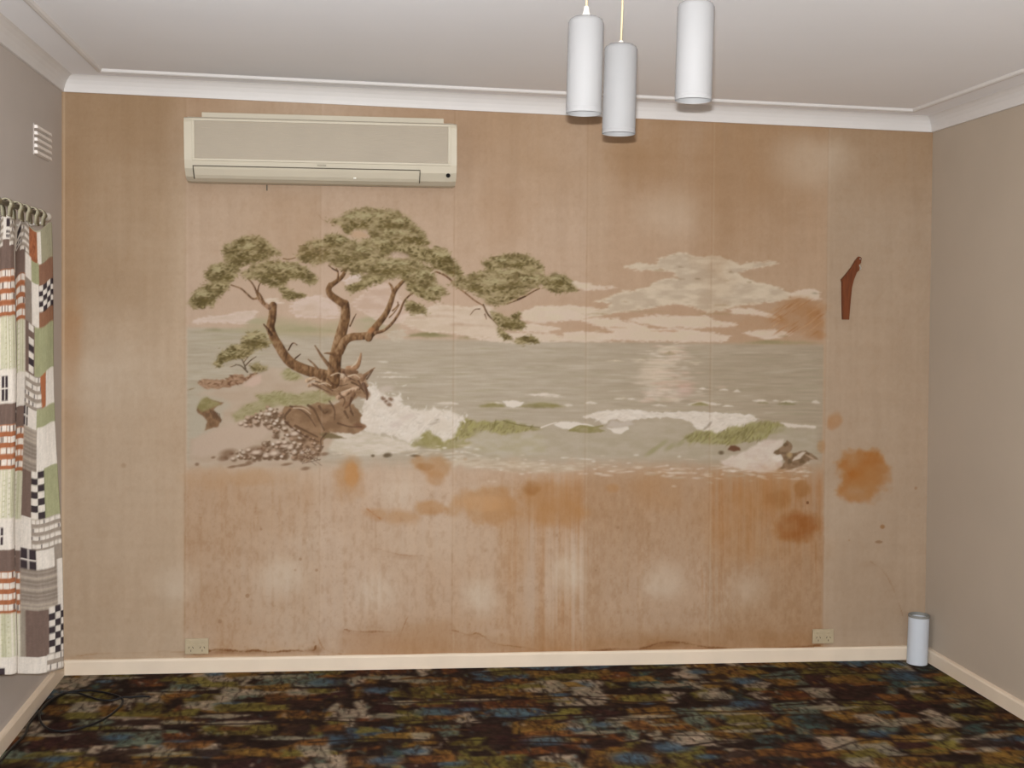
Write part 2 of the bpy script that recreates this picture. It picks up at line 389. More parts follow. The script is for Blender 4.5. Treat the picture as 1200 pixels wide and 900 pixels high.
    for (x, y, w, c) in [(797, 313, 9, (150, 132, 108)), (817, 327, 9, (140, 122, 98)), (856, 319, 7, (150, 132, 105)), (878, 331, 7, (150, 132, 105)), (798, 327, 12, (160, 140, 116)),
                         (763, 358, 5, (160, 145, 128)), (829, 344, 12, (182, 166, 140)), (852, 329, 10, (176, 158, 130)), (772, 317, 16, (168, 152, 122)), (732, 354, 14, (166, 146, 120)),
                         (700, 368, 40, (170, 150, 120)), (755, 365, 60, (163, 141, 112)), (840, 368, 50, (160, 138, 106)), (780, 388, 40, (176, 138, 108)), (720, 384, 30, (178, 146, 120)),
                         (850, 349, 40, (184, 168, 146)), (955, 344, 10, (150, 140, 118)), (918, 394, 12, (160, 146, 118)), (845, 358, 24, (170, 150, 120)), (700, 388, 24, (178, 152, 124))]:
        lens(x - w / 2, x + w / 2, y, 1.3, c, .75, .5)
    # orange damp in the right of the sky
    for (x, y, rx, ry, al) in [(930, 372, 26, 20, .45), (948, 380, 18, 14, .45), (912, 374, 9, 6, .45), (955, 393, 13, 6, .6), (935, 360, 30, 10, .25), (900, 378, 30, 9, .2)]:
        C.blob(x, y, rx, ry, (158, 110, 68), al * .85, .7, 0, .9)
    for k in range(46):
        x, y = 905 + C.rng.random() * 56, 355 + C.rng.random() * 36
        C.dab(x, y, 4 + 5 * C.rng.random(), .7, -.6, (190, 150, 112) if k % 2 else (150, 100, 60), .35)
    # --- sun glitter
    for k in range(190):
        y = 405 + C.rng.random() * 66; x = 783 + C.rng.normal() * (12 + (y - 405) * .12)
        C.dab(x, y, 3 + 8 * C.rng.random(), .8 + .7 * C.rng.random(), C.rng.normal() * .08, [(204, 186, 166), (200, 172, 152), (206, 190, 172)][k % 3], .42)
    C.blob(768, 437, 17, 14, (203, 184, 163), .5, .4, 0, .9); C.blob(778, 461, 24, 7, (208, 190, 174), .6, .4, 0, .8); C.blob(790, 450, 22, 4, (192, 150, 126), .35, .4, 0, .8); C.blob(803, 458, 10, 10, (196, 160, 148), .3, .4, 0, .9)
    C.blob(784, 411, 12, 6, (204, 186, 160), .6, .3, 0, .6); lens(777, 793, 414.5, 2.8, (158, 142, 112), .8, .5)
    for (a, b, y) in [(708, 732, 423), (738, 758, 422), (760, 800, 425), (800, 828, 425), (720, 740, 467), (760, 800, 468)]:
        lens(a, b, y, 1.4, (200, 182, 158), .8, .5)
    for k in range(420):      # ripples
        x = 440 + C.rng.random() * 520; y = 408 + C.rng.random()**.8 * 78
        C.dab(x, y, 5 + 14 * C.rng.random(), .6 + .5 * C.rng.random(), C.rng.normal() * .03, [(160, 148, 124), (190, 177, 158), (156, 146, 118)][k % 3], .28)
    for k in range(90):
        x = 224 + C.rng.random() * 110; y = 392 + C.rng.random() * 70
        C.dab(x, y, 5 + 12 * C.rng.random(), .8, C.rng.normal() * .03, [(166, 154, 128), (186, 176, 156)][k % 2], .3)
    # --- small breakers
    F = (210, 196, 180); FW = (216, 204, 190); GW = (139, 128, 86); GD = (114, 103, 66)
    for (a, b, y, h, c) in [(508, 538, 473, 2.2, F), (614, 660, 463, 2.6, F), (636, 664, 465, 1.2, F), (570, 592, 472.5, 1.4, F), (684, 700, 472.5, 2, F), (718, 730, 467.5, 1.4, F), (734, 744, 467.5, 1.4, F),
                            (658, 672, 475, 2.2, F), (818, 828, 455.5, 1.6, F), (842, 854, 457, 1.8, F), (858, 868, 459, 2.6, F), (880, 900, 470, 2.4, F), (904, 914, 470, 1.6, F), (914, 936, 471, 2.4, F),
                            (950, 962, 472, 3, F), (802, 848, 474, 3.6, F), (846, 860, 476, 2, F), (760, 782, 475, 1.4, F), (440, 456, 424, 1.4, F), (436, 490, 442, 1.4, F), (440, 470, 437, 1.2, F)]:
        lens(a, b, y, h, c, .85, .5)
    lens(560, 594, 476, 3.6, GW, .9); lens(606, 664, 476, 5, GW, .9); lens(612, 640, 477, 3, GD, .5)
    C.poly([(588, 470), (600, 469), (614, 471), (610, 476), (602, 478), (594, 476)], FW, .95, .6, .5)
    lens(808, 834, 474.5, 3, GW, .9, .5); lens(886, 902, 472.5, 1.6, (140, 130, 95), .8, .5); lens(908, 934, 473.5, 2.2, (135, 126, 92), .85, .5)
    # --- big wave, hollow face
    C.poly([(500, 520), (520, 500), (560, 497), (640, 500), (700, 505), (760, 490), (820, 492), (880, 490), (920, 505), (958, 500), (958, 540), (900, 545), (800, 540), (700, 536), (600, 540), (520, 536), (480, 530)],
           (168, 155, 132), .8, 3, 1, 0, (177, 163, 143), 2, 14, 5)
    green = [(496, 508), (506, 494), (524, 491), (545, 491), (556, 494), (575, 494), (590, 492), (606, 496), (630, 501), (636, 503), (612, 506), (590, 510), (570, 507), (555, 511), (530, 518), (510, 522), (496, 520), (486, 524), (478, 520), (486, 506)]
    C.poly(green, GW, .9, 1., 1.4, 0, (158, 148, 100), 3, 6, 8)
    for (x, y) in C.inside(green, 260): C.dab(x, y, 1 + 3 * C.rng.random(), .9, -.9 + C.rng.normal() * .4, [GD, (160, 150, 102), (150, 142, 86)][int(C.rng.random() * 3)], .4)
    C.poly([(560, 504), (575, 506), (590, 512), (600, 508), (626, 508), (640, 512), (640, 530), (600, 536), (560, 532), (540, 528), (552, 514)], (172, 160, 132), .8, 2.5, 1.2, 0, (180, 168, 148), 2, 14, 5)
    C.poly([(496, 488), (510, 487), (528, 489), (546, 491), (540, 494), (520, 493), (505, 492)], FW, .9, .6, .5)
    C.stroke([(590, 493), (608, 498), (634, 501)], 1.4, 1., GD, .7); C.stroke([(634, 501), (645, 497), (652, 495)], 2., 1.2, F, .9)
    # splash against the rock
    sp = [(424, 484), (428, 466), (432, 452), (440, 450), (446, 458), (456, 466), (468, 462), (474, 474), (490, 480), (512, 480), (526, 480), (538, 487), (546, 490), (536, 500), (532, 512), (520, 518),
          (508, 510), (500, 504), (492, 518), (484, 522), (470, 516), (460, 510), (446, 508), (430, 506), (422, 500)]
    C.poly(sp, F, .95, 1., 1.6, 0, FW, 4, 9, 7)
    for k in range(150):
        x, y = sp[k % len(sp)]; C.dab(x + C.rng.normal() * 5, y + C.rng.normal() * 4, 1 + 2 * C.rng.random(), .9, C.rng.random() * 3, FW if k % 3 else (186, 172, 154), .5)
    for (x, y, a, b, c) in [(464, 498, 8, 4, (196, 176, 164)), (478, 488, 9, 3, (198, 180, 168)), (508, 496, 6, 1.4, (168, 152, 138)), (512, 492, 3, 1.2, (150, 136, 118)), (452, 456, 9, 4, (196, 178, 164))]:
        C.dab(x, y, a, b, -.3, c, .6)
    lens(478, 520, 521, 13, GW, .55, 1.5)
    C.poly([(490, 520), (496, 508), (503, 504), (512, 514), (524, 518), (540, 516), (556, 518), (540, 526), (510, 527)], (146, 136, 88), .8, 1., 1.2, 0, (160, 148, 108), 3, 6, 8)
    for (x, y) in [(449, 467), (453, 471), (458, 468), (456, 474)]: C.dab(x, y, 3, 2.2, .4, (120, 92, 72), .9)
    for (x, y) in C.inside(sp, 230): C.dab(x, y, 1 + 3 * C.rng.random(), .6 + .6 * C.rng.random(), -.7 + C.rng.normal() * .6, [(190, 175, 160), (222, 212, 200), (198, 186, 170)][int(C.rng.random() * 3)], .4)
    # right crest
    crest = [(680, 489), (694, 484), (708, 481), (740, 480), (770, 483), (810, 482), (850, 484), (880, 486), (890, 491), (876, 497), (868, 503), (856, 505), (846, 506), (838, 508), (828, 505), (816, 504), (812, 496), (800, 491),
             (782, 489), (760, 490), (742, 492), (730, 494), (716, 491), (708, 497), (692, 489)]
    C.poly(crest, F, .95, .7, .9, 0, FW, 4, 9, 5)
    for (x, y) in C.inside(crest, 170): C.dab(x, y, 1 + 3 * C.rng.random(), .6 + .5 * C.rng.random(), C.rng.normal() * .3, [(190, 175, 160), (222, 212, 200), (198, 186, 170)][int(C.rng.random() * 3)], .4)
    C.poly([(648, 497), (656, 494), (676, 495), (694, 498), (700, 503), (684, 503), (668, 504), (654, 501)], FW, .95, .7, .6)
    C.poly([(710, 501), (724, 501), (736, 499), (738, 503), (728, 508), (720, 508)], FW, .95, .7, .6)
    C.poly([(710, 499), (718, 492), (726, 495), (738, 493), (744, 498), (728, 501), (716, 501)], (186, 172, 158), .9, .8, .6)
    lens(664, 710, 505, 7, GW, .85, .7); C.stroke([(668, 504), (680, 499), (692, 501), (706, 499)], 2.4, 2., GW, .85)
    for (x, y, a) in [(830, 499, 4), (826, 502, 2.5), (832, 496, 3)]: C.dab(x, y, a, 1.3, -.8, (160, 146, 130), .8)
    gr2 = [(800, 512), (814, 506), (830, 505), (842, 508), (852, 502), (862, 500), (872, 500), (882, 495), (892, 494), (908, 495), (918, 497), (922, 502), (906, 508), (896, 514), (884, 517), (870, 519), (856, 521), (838, 520), (820, 518), (806, 520)]
    C.poly(gr2, GW, .9, 1., 1.2, 0, (156, 147, 104), 3, 6, 8)
    for (x, y) in C.inside(gr2, 260): C.dab(x, y, 1.5 + 3 * C.rng.random(), .9, -1. + C.rng.normal() * .3, [GD, (160, 152, 100), (148, 139, 92)][int(C.rng.random() * 3)], .4)
    C.blob(918, 504, 12, 5, (170, 158, 132), .7, .4, 0, .8)
    for (x, y) in [(768, 526), (785, 524), (798, 519), (776, 520), (762, 530)]: C.dab(x, y, 7, 2.6, -.6, (150, 142, 104), .6)
    C.poly([(914, 495), (926, 496), (940, 498), (957, 499), (956, 502), (940, 501), (924, 501)], F, .9, .6, .4)
    # foam wash under the waves
    for k in range(330):
        x = 390 + C.rng.random() * 560; y = 540 + C.rng.normal() * 6.5 + (6 if x > 560 else -8) + (6 if x > 760 else 0)
        if x < 520 and y > 534: continue
        C.dab(x, y, 2 + 7 * C.rng.random()**2, .7 + .8 * C.rng.random(), C.rng.normal() * .07, [F, (204, 184, 162), (178, 160, 136), FW][k % 4], .45)
    C.poly([(382, 512), (400, 505), (430, 506), (470, 516), (490, 526), (470, 530), (440, 534), (410, 534), (388, 528), (376, 520)], F, .85, 1.2, 1., 0, (196, 182, 162), 4, 12, 3)
    C.poly([(528, 536), (560, 536), (600, 538), (632, 542), (660, 545), (690, 546), (680, 552), (640, 554), (600, 553), (560, 548), (530, 546)], (200, 184, 162), .6, 1.5, 1.2, 0, (176, 158, 134), 5, 16, 3)
    for (x, y, a, b) in [(437, 534, 2, 1.6), (455, 533, 4, 2.6), (487, 534, 5, 1.5), (452, 534, 3, 2), (845, 530.5, 3, 2.2)]: C.dab(x, y, a, b, 0, (100, 84, 64), .85)
    C.poly([(852, 527), (856, 522), (862, 522), (867, 525), (868, 528), (860, 529)], (106, 72, 52), .95, .5, .4)
    # right splash and rock
    C.poly([(845, 540), (862, 534), (876, 526), (886, 520), (898, 515), (912, 515), (920, 514), (918, 522), (908, 530), (912, 535), (918, 544), (908, 552), (890, 554), (868, 550), (850, 546)], F, .9, 1., 1., 0, (200, 180, 166), 4, 9, 6)
    C.poly([(906, 530), (916, 523), (922, 516), (927, 519), (928, 526), (924, 532), (934, 530), (944, 528), (953, 533), (960, 539), (950, 538), (940, 545), (926, 550), (914, 549), (920, 541), (914, 534)], (108, 86, 62), .95, .6, .6, 0, (138, 112, 88), 5, 5, 5)
    C.poly([(930, 536), (940, 530), (945, 530), (938, 537), (928, 541)], (206, 190, 172), .9, .5, .4); C.poly([(904, 536), (914, 532), (918, 538), (910, 542)], FW, .9, .5, .4)
    C.dab(925, 533, 3, 3, 0, (176, 150, 110), .8); C.dab(950, 536, 7, 1, .5, (190, 166, 140), .6)
    # --- headland
    SA = (184, 164, 143); SB = (178, 156, 134)
    C.poly([(222, 516), (236, 508), (252, 498), (262, 486), (240, 470), (228, 462), (252, 456), (276, 452), (300, 440), (318, 430), (332, 432), (350, 440), (372, 448), (390, 452), (398, 470), (400, 500), (388, 520), (376, 536),
            (350, 545), (300, 546), (240, 545), (222, 545)], SA, .9, 1.5, .8, 0, SB, 6, 30, 10)
    C.poly([(222, 466), (240, 462), (262, 468), (272, 474), (258, 484), (262, 494), (248, 506), (222, 514)], (176, 164, 144), .8, 2., .6)
    GR = (142, 134, 92); GL = (160, 150, 112)
    for pts in ([(322, 470), (350, 462), (372, 457), (392, 460), (398, 468), (380, 474), (350, 476), (332, 476)], [(270, 486), (290, 474), (312, 466), (330, 462), (340, 470), (318, 478), (296, 488), (276, 494)],
                [(328, 438), (338, 432), (350, 438), (356, 444), (344, 447), (332, 443)], [(300, 462), (330, 458), (350, 462), (330, 472), (306, 472)]):
        C.poly(pts, GL, .75, 1.6, 1., 0, GR, 6, 7, 4)
        for (x, y) in C.inside(pts, 40): C.dab(x, y, 2.5, .8, -.3 + C.rng.normal() * .4, [GR, (128, 118, 76), (168, 158, 120)][int(C.rng.random() * 3)], .4)
    # left bank (small)
    C.poly([(231, 478), (236, 470), (243, 466), (252, 470), (262, 472), (256, 475), (250, 480), (256, 486), (260, 492), (256, 500), (247, 502), (240, 505), (243, 494), (238, 488), (232, 484)], (112, 84, 60), .95, .7, .5, 0, (140, 108, 80), 5, 4, 6)
    C.poly([(231, 478), (235, 469), (242, 465), (250, 469), (258, 473), (248, 478), (240, 482), (234, 482)], (150, 140, 98), .9, .8, .6, 0, (134, 124, 82), 5, 4, 4)
    for k in range(6): C.stroke([(246 + k * 2.2, 480 + k), (250 + k * 1.8, 490 + k)], 1.2, .8, (80, 58, 46), .6)
    # sand apron
    C.poly([(226, 516), (250, 504), (280, 494), (305, 492), (318, 500), (310, 514), (290, 524), (262, 532), (236, 536), (224, 534)], (186, 164, 144), .85, 2., .5)
    # brown scrub far left
    for pts in ([(232, 448), (240, 444), (254, 443), (262, 446), (276, 449), (270, 454), (252, 455), (240, 456)], [(264, 444), (272, 438), (284, 439), (290, 444), (284, 450), (270, 452)], [(286, 446), (292, 440), (300, 436), (302, 438), (294, 443)]):
        C.poly(pts, (138, 102, 76), .8, .7, 1., 0, (160, 124, 96), 5, 4, 3)
        for (x, y) in C.inside(pts, 26): C.dab(x, y, 2.4, .8, C.rng.normal() * .6, [(104, 74, 54), (178, 146, 120)][int(C.rng.random() * 2)], .55)
    C.dab(224, 456, 4, .8, -.3, (140, 120, 90), .7)
    C.poly([(284, 452), (296, 442), (306, 438), (306, 448), (296, 454)], (196, 168, 150), .8, 1., .3)
    # rocks
    R1 = (124, 96, 71); R2 = (143, 113, 86); RD = (88, 66, 48)
    C.poly([(332, 478), (342, 475), (356, 476), (366, 482), (372, 490), (380, 502), (388, 506), (380, 516), (376, 524), (366, 520), (352, 508), (338, 500), (330, 490)], R2, .95, .7, .7, 0, R1, 7, 9, 6)
    C.poly([(360, 476), (372, 472), (392, 474), (404, 470), (414, 474), (420, 480), (424, 486), (422, 494), (430, 500), (426, 505), (414, 508), (396, 507), (384, 506), (374, 494), (366, 484)], R1, .95, .7, .7, 0, R2, 7, 8, 6)
    for pts in ([(361, 475), (368, 480), (374, 492), (380, 504)], [(340, 480), (334, 488), (336, 496)], [(374, 476), (380, 484), (384, 482)], [(404, 482), (408, 490)], [(411, 482), (414, 487)], [(346, 499), (360, 506), (372, 512)]):
        C.stroke(pts, 3., 1.5, RD, .7)
    C.dab(421, 499, 6, 3, .2, (108, 74, 56), .6); C.dab(384, 482, 4, 3, .3, RD, .5)
    C.poly([(374, 508), (386, 507), (400, 511), (406, 514), (394, 514), (380, 513)], (112, 96, 68), .9, .6, .5)
    # rubble and pebbles
    peb = [(282, 500), (290, 488), (300, 482), (316, 472), (326, 478), (332, 486), (336, 494), (342, 502), (356, 508), (372, 516), (378, 522), (372, 532), (360, 540), (340, 538), (320, 536), (300, 540), (278, 538), (262, 536), (272, 528), (290, 526),
           (306, 522), (318, 514), (316, 504), (306, 496), (294, 500)]
    C.poly([(330, 504), (346, 508), (366, 514), (378, 520), (372, 532), (360, 542), (344, 536), (352, 522), (340, 512)], (128, 100, 76), .8, 1., 1., 0, (154, 124, 98), 5, 5, 4)
    for (x, y) in C.inside(peb, 260):
        r = 1. + 1.9 * C.rng.random(); C.dab(x + .8, y + 1., r * 1.25, r, .3, (104, 80, 60), .75)
        if C.rng.random() < .75: C.dab(x - .2, y - .4, r * .95, r * .7, 0, [(206, 186, 166), (190, 164, 142), (172, 142, 118), (214, 198, 182)][int(C.rng.random() * 4)], .9)
    for (x, y, a, b) in [(268, 531, 9, 4.5), (262, 537, 6, 3), (300, 528, 12, 5), (250, 536, 2.5, 1.3), (231, 544, 2.4, 1.8), (285, 545, 9, 1.6), (272, 547, 5, 1.5), (336, 544, 6, 1.5), (358, 549, 5, 2), (380, 532, 5, 2), (292, 542, 4, 2), (360, 534, 12, 4)]:
        C.dab(x, y, a, b, -.15, (122, 94, 72), .75)
    for (x, y, a, b) in [(300, 530, 7, 3), (312, 534, 4, 2.4), (321, 531, 6, 3.6), (334, 522, 5, 3), (340, 524, 4, 3), (333, 518, 4, 2.2), (345, 508, 6, 3), (291, 527, 3, 2), (326, 518, 4, 2), (282, 496, 3, 2), (288, 498, 2.5, 1.6)]:
        C.dab(x + .6, y + 1.2, a, b, 0, (100, 76, 58), .7); C.dab(x, y, a * .85, b * .8, -.1, (204, 182, 162), .95)
    for k in range(24): C.stroke([(356 + C.rng.random() * 20, 524 + C.rng.random() * 18)] * 1 + [(348 + C.rng.random() * 30, 528 + C.rng.random() * 18)], 1., .8, [(178, 154, 130), (92, 70, 54)][k % 2], .5)
    # root ball
    C.poly([(372, 444), (384, 438), (400, 434), (414, 434), (424, 438), (430, 444), (428, 452), (434, 462), (430, 468), (420, 464), (412, 470), (408, 480), (398, 474), (396, 466), (384, 462), (374, 456), (366, 452)], (128, 98, 72), .9, .8, .8, 0, (152, 120, 92), 6, 5, 4)
    for pts, w0, w1, c in [([(360, 446), (368, 443), (376, 446)], 5, 4, (178, 148, 118)), ([(362, 452), (374, 449), (386, 454)], 4, 3, (176, 146, 118)), ([(384, 442), (394, 437), (402, 440)], 7, 7, (186, 162, 138)),
                           ([(386, 448), (396, 445), (404, 446)], 5, 4, (170, 138, 108)), ([(406, 444), (416, 441), (424, 446), (430, 452)], 5, 4, (168, 136, 108)), ([(396, 466), (406, 461), (414, 456), (420, 455)], 5, 5, (180, 148, 120)),
                           ([(424, 444), (430, 438), (439, 431)], 7, 1.2, (132, 100, 74)), ([(408, 432), (418, 430), (422, 420), (423, 414)], 7, 1.6, (150, 112, 82)), ([(398, 434), (410, 436), (418, 436)], 6, 4, (120, 90, 66)),
                           ([(426, 450), (430, 460), (430, 468)], 5, 2, (92, 68, 52)), ([(414, 462), (408, 474), (404, 478)], 6, 2, (122, 92, 68))]:
        C.stroke(pts, w0, w1, c, .95, tuple(min(255, v + 26) for v in c), (98, 72, 54))
    C.stroke([(370, 447), (378, 450), (390, 458)], 1.6, 1.2, (86, 64, 48), .8); C.stroke([(412, 448), (420, 452), (426, 458)], 2., 1.4, (84, 62, 46), .8); C.stroke([(430, 444), (437, 434)], 2.5, 1., (86, 62, 46), .8)
    # --- trunks and branches
    T = (121, 90, 62); TL = (164, 132, 100); TD = (76, 55, 40)
    def br(pts, w0, w1, c=T, l=TL, d=TD): C.stroke(pts, w0, w1, c, 1., l, d)
    br([(320, 358), (319, 372), (317, 384), (321, 396), (327, 406), (333, 416), (341, 425), (352, 431), (366, 436), (382, 440)], 9, 13)
    br([(302, 349), (308, 355), (315, 360)], 2.6, 6, (160, 126, 100))
    br([(390, 448), (392, 430), (393, 420), (396, 405), (400, 390), (404, 375), (405, 366), (404, 356)], 16, 10)
    br([(404, 357), (396, 352), (388, 346), (385, 340), (387, 334)], 10, 6)
    br([(387, 335), (394, 330), (401, 324), (405, 316), (406, 312)], 6, 3.4)
    br([(396, 327), (396, 320), (394, 315)], 2.6, 1.6); br([(396, 318), (390, 315), (385, 311)], 1.8, 1.2, TD); br([(400, 318), (404, 314), (408, 310)], 2, 1.2)
    br([(398, 412), (404, 400), (412, 395), (424, 394), (434, 392), (440, 386)], 10, 8)
    br([(432, 396), (436, 388), (446, 376), (453, 366), (458, 354), (462, 342), (468, 334), (476, 327), (484, 326)], 9, 3)
    br([(461, 343), (459, 336), (456, 332)], 4, 2); br([(440, 390), (450, 387), (460, 378), (468, 366), (473, 354), (480, 346), (487, 342)], 4, 1.6, (112, 82, 60))
    br([(460, 364), (466, 358), (466, 354)], 2, 1.2); br([(456, 372), (462, 366), (468, 357)], 1.6, 1)
    C.dab(435, 387, 4, 3, -.6, (176, 122, 84), .7)
    br([(390, 434), (382, 424), (376, 416), (373, 411), (369, 405)], 5, 1.4, (120, 92, 68)); br([(372, 432), (367, 426), (361, 421)], 3, 1.2, (120, 92, 68)); br([(394, 416), (386, 414), (380, 414)], 4, 1.2)
    br([(410, 382), (414, 374), (417, 368)], 2, 1, TD); br([(338, 410), (343, 402), (348, 404)], 2, 1, TD); br([(346, 420), (352, 415)], 2, 1, TD); br([(318, 392), (313, 385), (309, 380)], 4, 1.6, TD)
    br([(271, 334), (282, 338), (289, 344), (296, 350), (303, 349)], 1.6, 2.6, (120, 92, 68)); br([(303, 350), (299, 338), (294, 330), (290, 326)], 2.6, 1.2, (120, 92, 68)); br([(302, 344), (303, 336), (306, 330)], 2, 1, (112, 86, 64)); br([(310, 356), (305, 346), (302, 342)], 3, 2)
    br([(332, 303), (338, 304), (346, 302)], 1.6, 1.2, (130, 104, 76))
    # right low branch
    br([(510, 318), (520, 322), (528, 328), (534, 335), (546, 344), (556, 352), (566, 358)], 2.4, 1.6, (128, 96, 70)); br([(566, 357), (572, 369), (580, 377), (584, 382)], 2.2, 1.2, (110, 86, 64)); br([(568, 368), (570, 374)], 1.2, .8, TD)
    br([(562, 362), (556, 363), (551, 369)], 1.4, .8, (130, 110, 88)); br([(536, 328), (552, 328), (566, 322)], 2, 1.2, (130, 100, 74)); br([(594, 356), (610, 350), (624, 342), (632, 338)], 1.6, 1.6, (118, 90, 64)); br([(606, 351), (616, 347)], 2.4, 1.6, TD)
    br([(478, 328), (490, 322), (506, 320)], 2., 1.4, (120, 92, 66))
    # small tree on the left point
    br([(290, 436), (283, 429), (276, 427)], 2, 1, (96, 82, 66)); br([(288, 432), (285, 424), (282, 418)], 1.6, 1, (96, 82, 66)); br([(288, 428), (294, 422), (300, 418)], 1.6, 1, (104, 88, 72)); br([(286, 424), (292, 416), (296, 412)], 1.4, .8, (104, 88, 72)); br([(276, 428), (270, 430)], 1, .8, (96, 82, 66))
    for pts in ([(384, 444), (390, 450), (400, 452), (408, 450)], [(402, 436), (408, 442), (416, 446)], [(420, 446), (424, 454), (428, 462)], [(398, 462), (404, 468), (402, 476)], [(366, 450), (376, 455), (386, 460)], [(412, 466), (410, 476), (414, 486)],
                [(386, 470), (392, 480), (392, 492)], [(340, 476), (352, 480), (362, 488), (370, 500)], [(396, 496), (410, 500), (424, 500)], [(334, 494), (346, 504), (360, 512), (374, 518)], [(382, 508), (376, 516), (378, 526)]):
        C.stroke(pts, 2.2, .9, (78, 56, 42), .6)
    for pts in ([(388, 440), (396, 437), (402, 440)], [(408, 441), (416, 439), (422, 443)], [(400, 460), (410, 456), (418, 455)], [(362, 444), (368, 442), (374, 445)], [(344, 478), (356, 479), (364, 485)], [(412, 430), (418, 424), (420, 418)], [(374, 450), (382, 449), (388, 452)]):
        C.stroke(pts, 1.8, .9, (204, 182, 156), .75)
    # --- foliage pads
    fnz = C.noise(13, 6, 3, 44)
    def fn(x, y): return fnz[min(max(int((y - C.y0) * C.ps), 0), C.h - 1), min(max(int((x - C.x0) * C.ps), 0), C.w - 1)]
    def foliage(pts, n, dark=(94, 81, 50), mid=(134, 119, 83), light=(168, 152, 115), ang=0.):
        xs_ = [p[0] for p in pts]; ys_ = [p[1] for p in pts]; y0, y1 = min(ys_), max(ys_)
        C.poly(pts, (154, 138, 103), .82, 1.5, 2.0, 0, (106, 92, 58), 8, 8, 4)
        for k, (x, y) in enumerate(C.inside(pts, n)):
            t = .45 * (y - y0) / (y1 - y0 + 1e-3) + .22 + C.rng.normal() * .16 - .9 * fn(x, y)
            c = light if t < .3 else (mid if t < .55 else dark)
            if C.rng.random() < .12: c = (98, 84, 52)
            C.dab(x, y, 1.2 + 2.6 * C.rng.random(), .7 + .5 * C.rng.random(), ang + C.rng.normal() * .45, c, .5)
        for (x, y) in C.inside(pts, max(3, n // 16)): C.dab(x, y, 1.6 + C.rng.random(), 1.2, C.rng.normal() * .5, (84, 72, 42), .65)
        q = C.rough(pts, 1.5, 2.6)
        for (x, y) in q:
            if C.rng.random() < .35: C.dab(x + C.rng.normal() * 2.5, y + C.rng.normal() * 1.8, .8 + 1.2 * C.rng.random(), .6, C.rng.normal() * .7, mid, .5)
            C.dab(x, y, 1. + 2.2 * C.rng.random(), .7 + .4 * C.rng.random(), C.rng.normal() * .7, mid if C.rng.random() < .6 else light, .6)
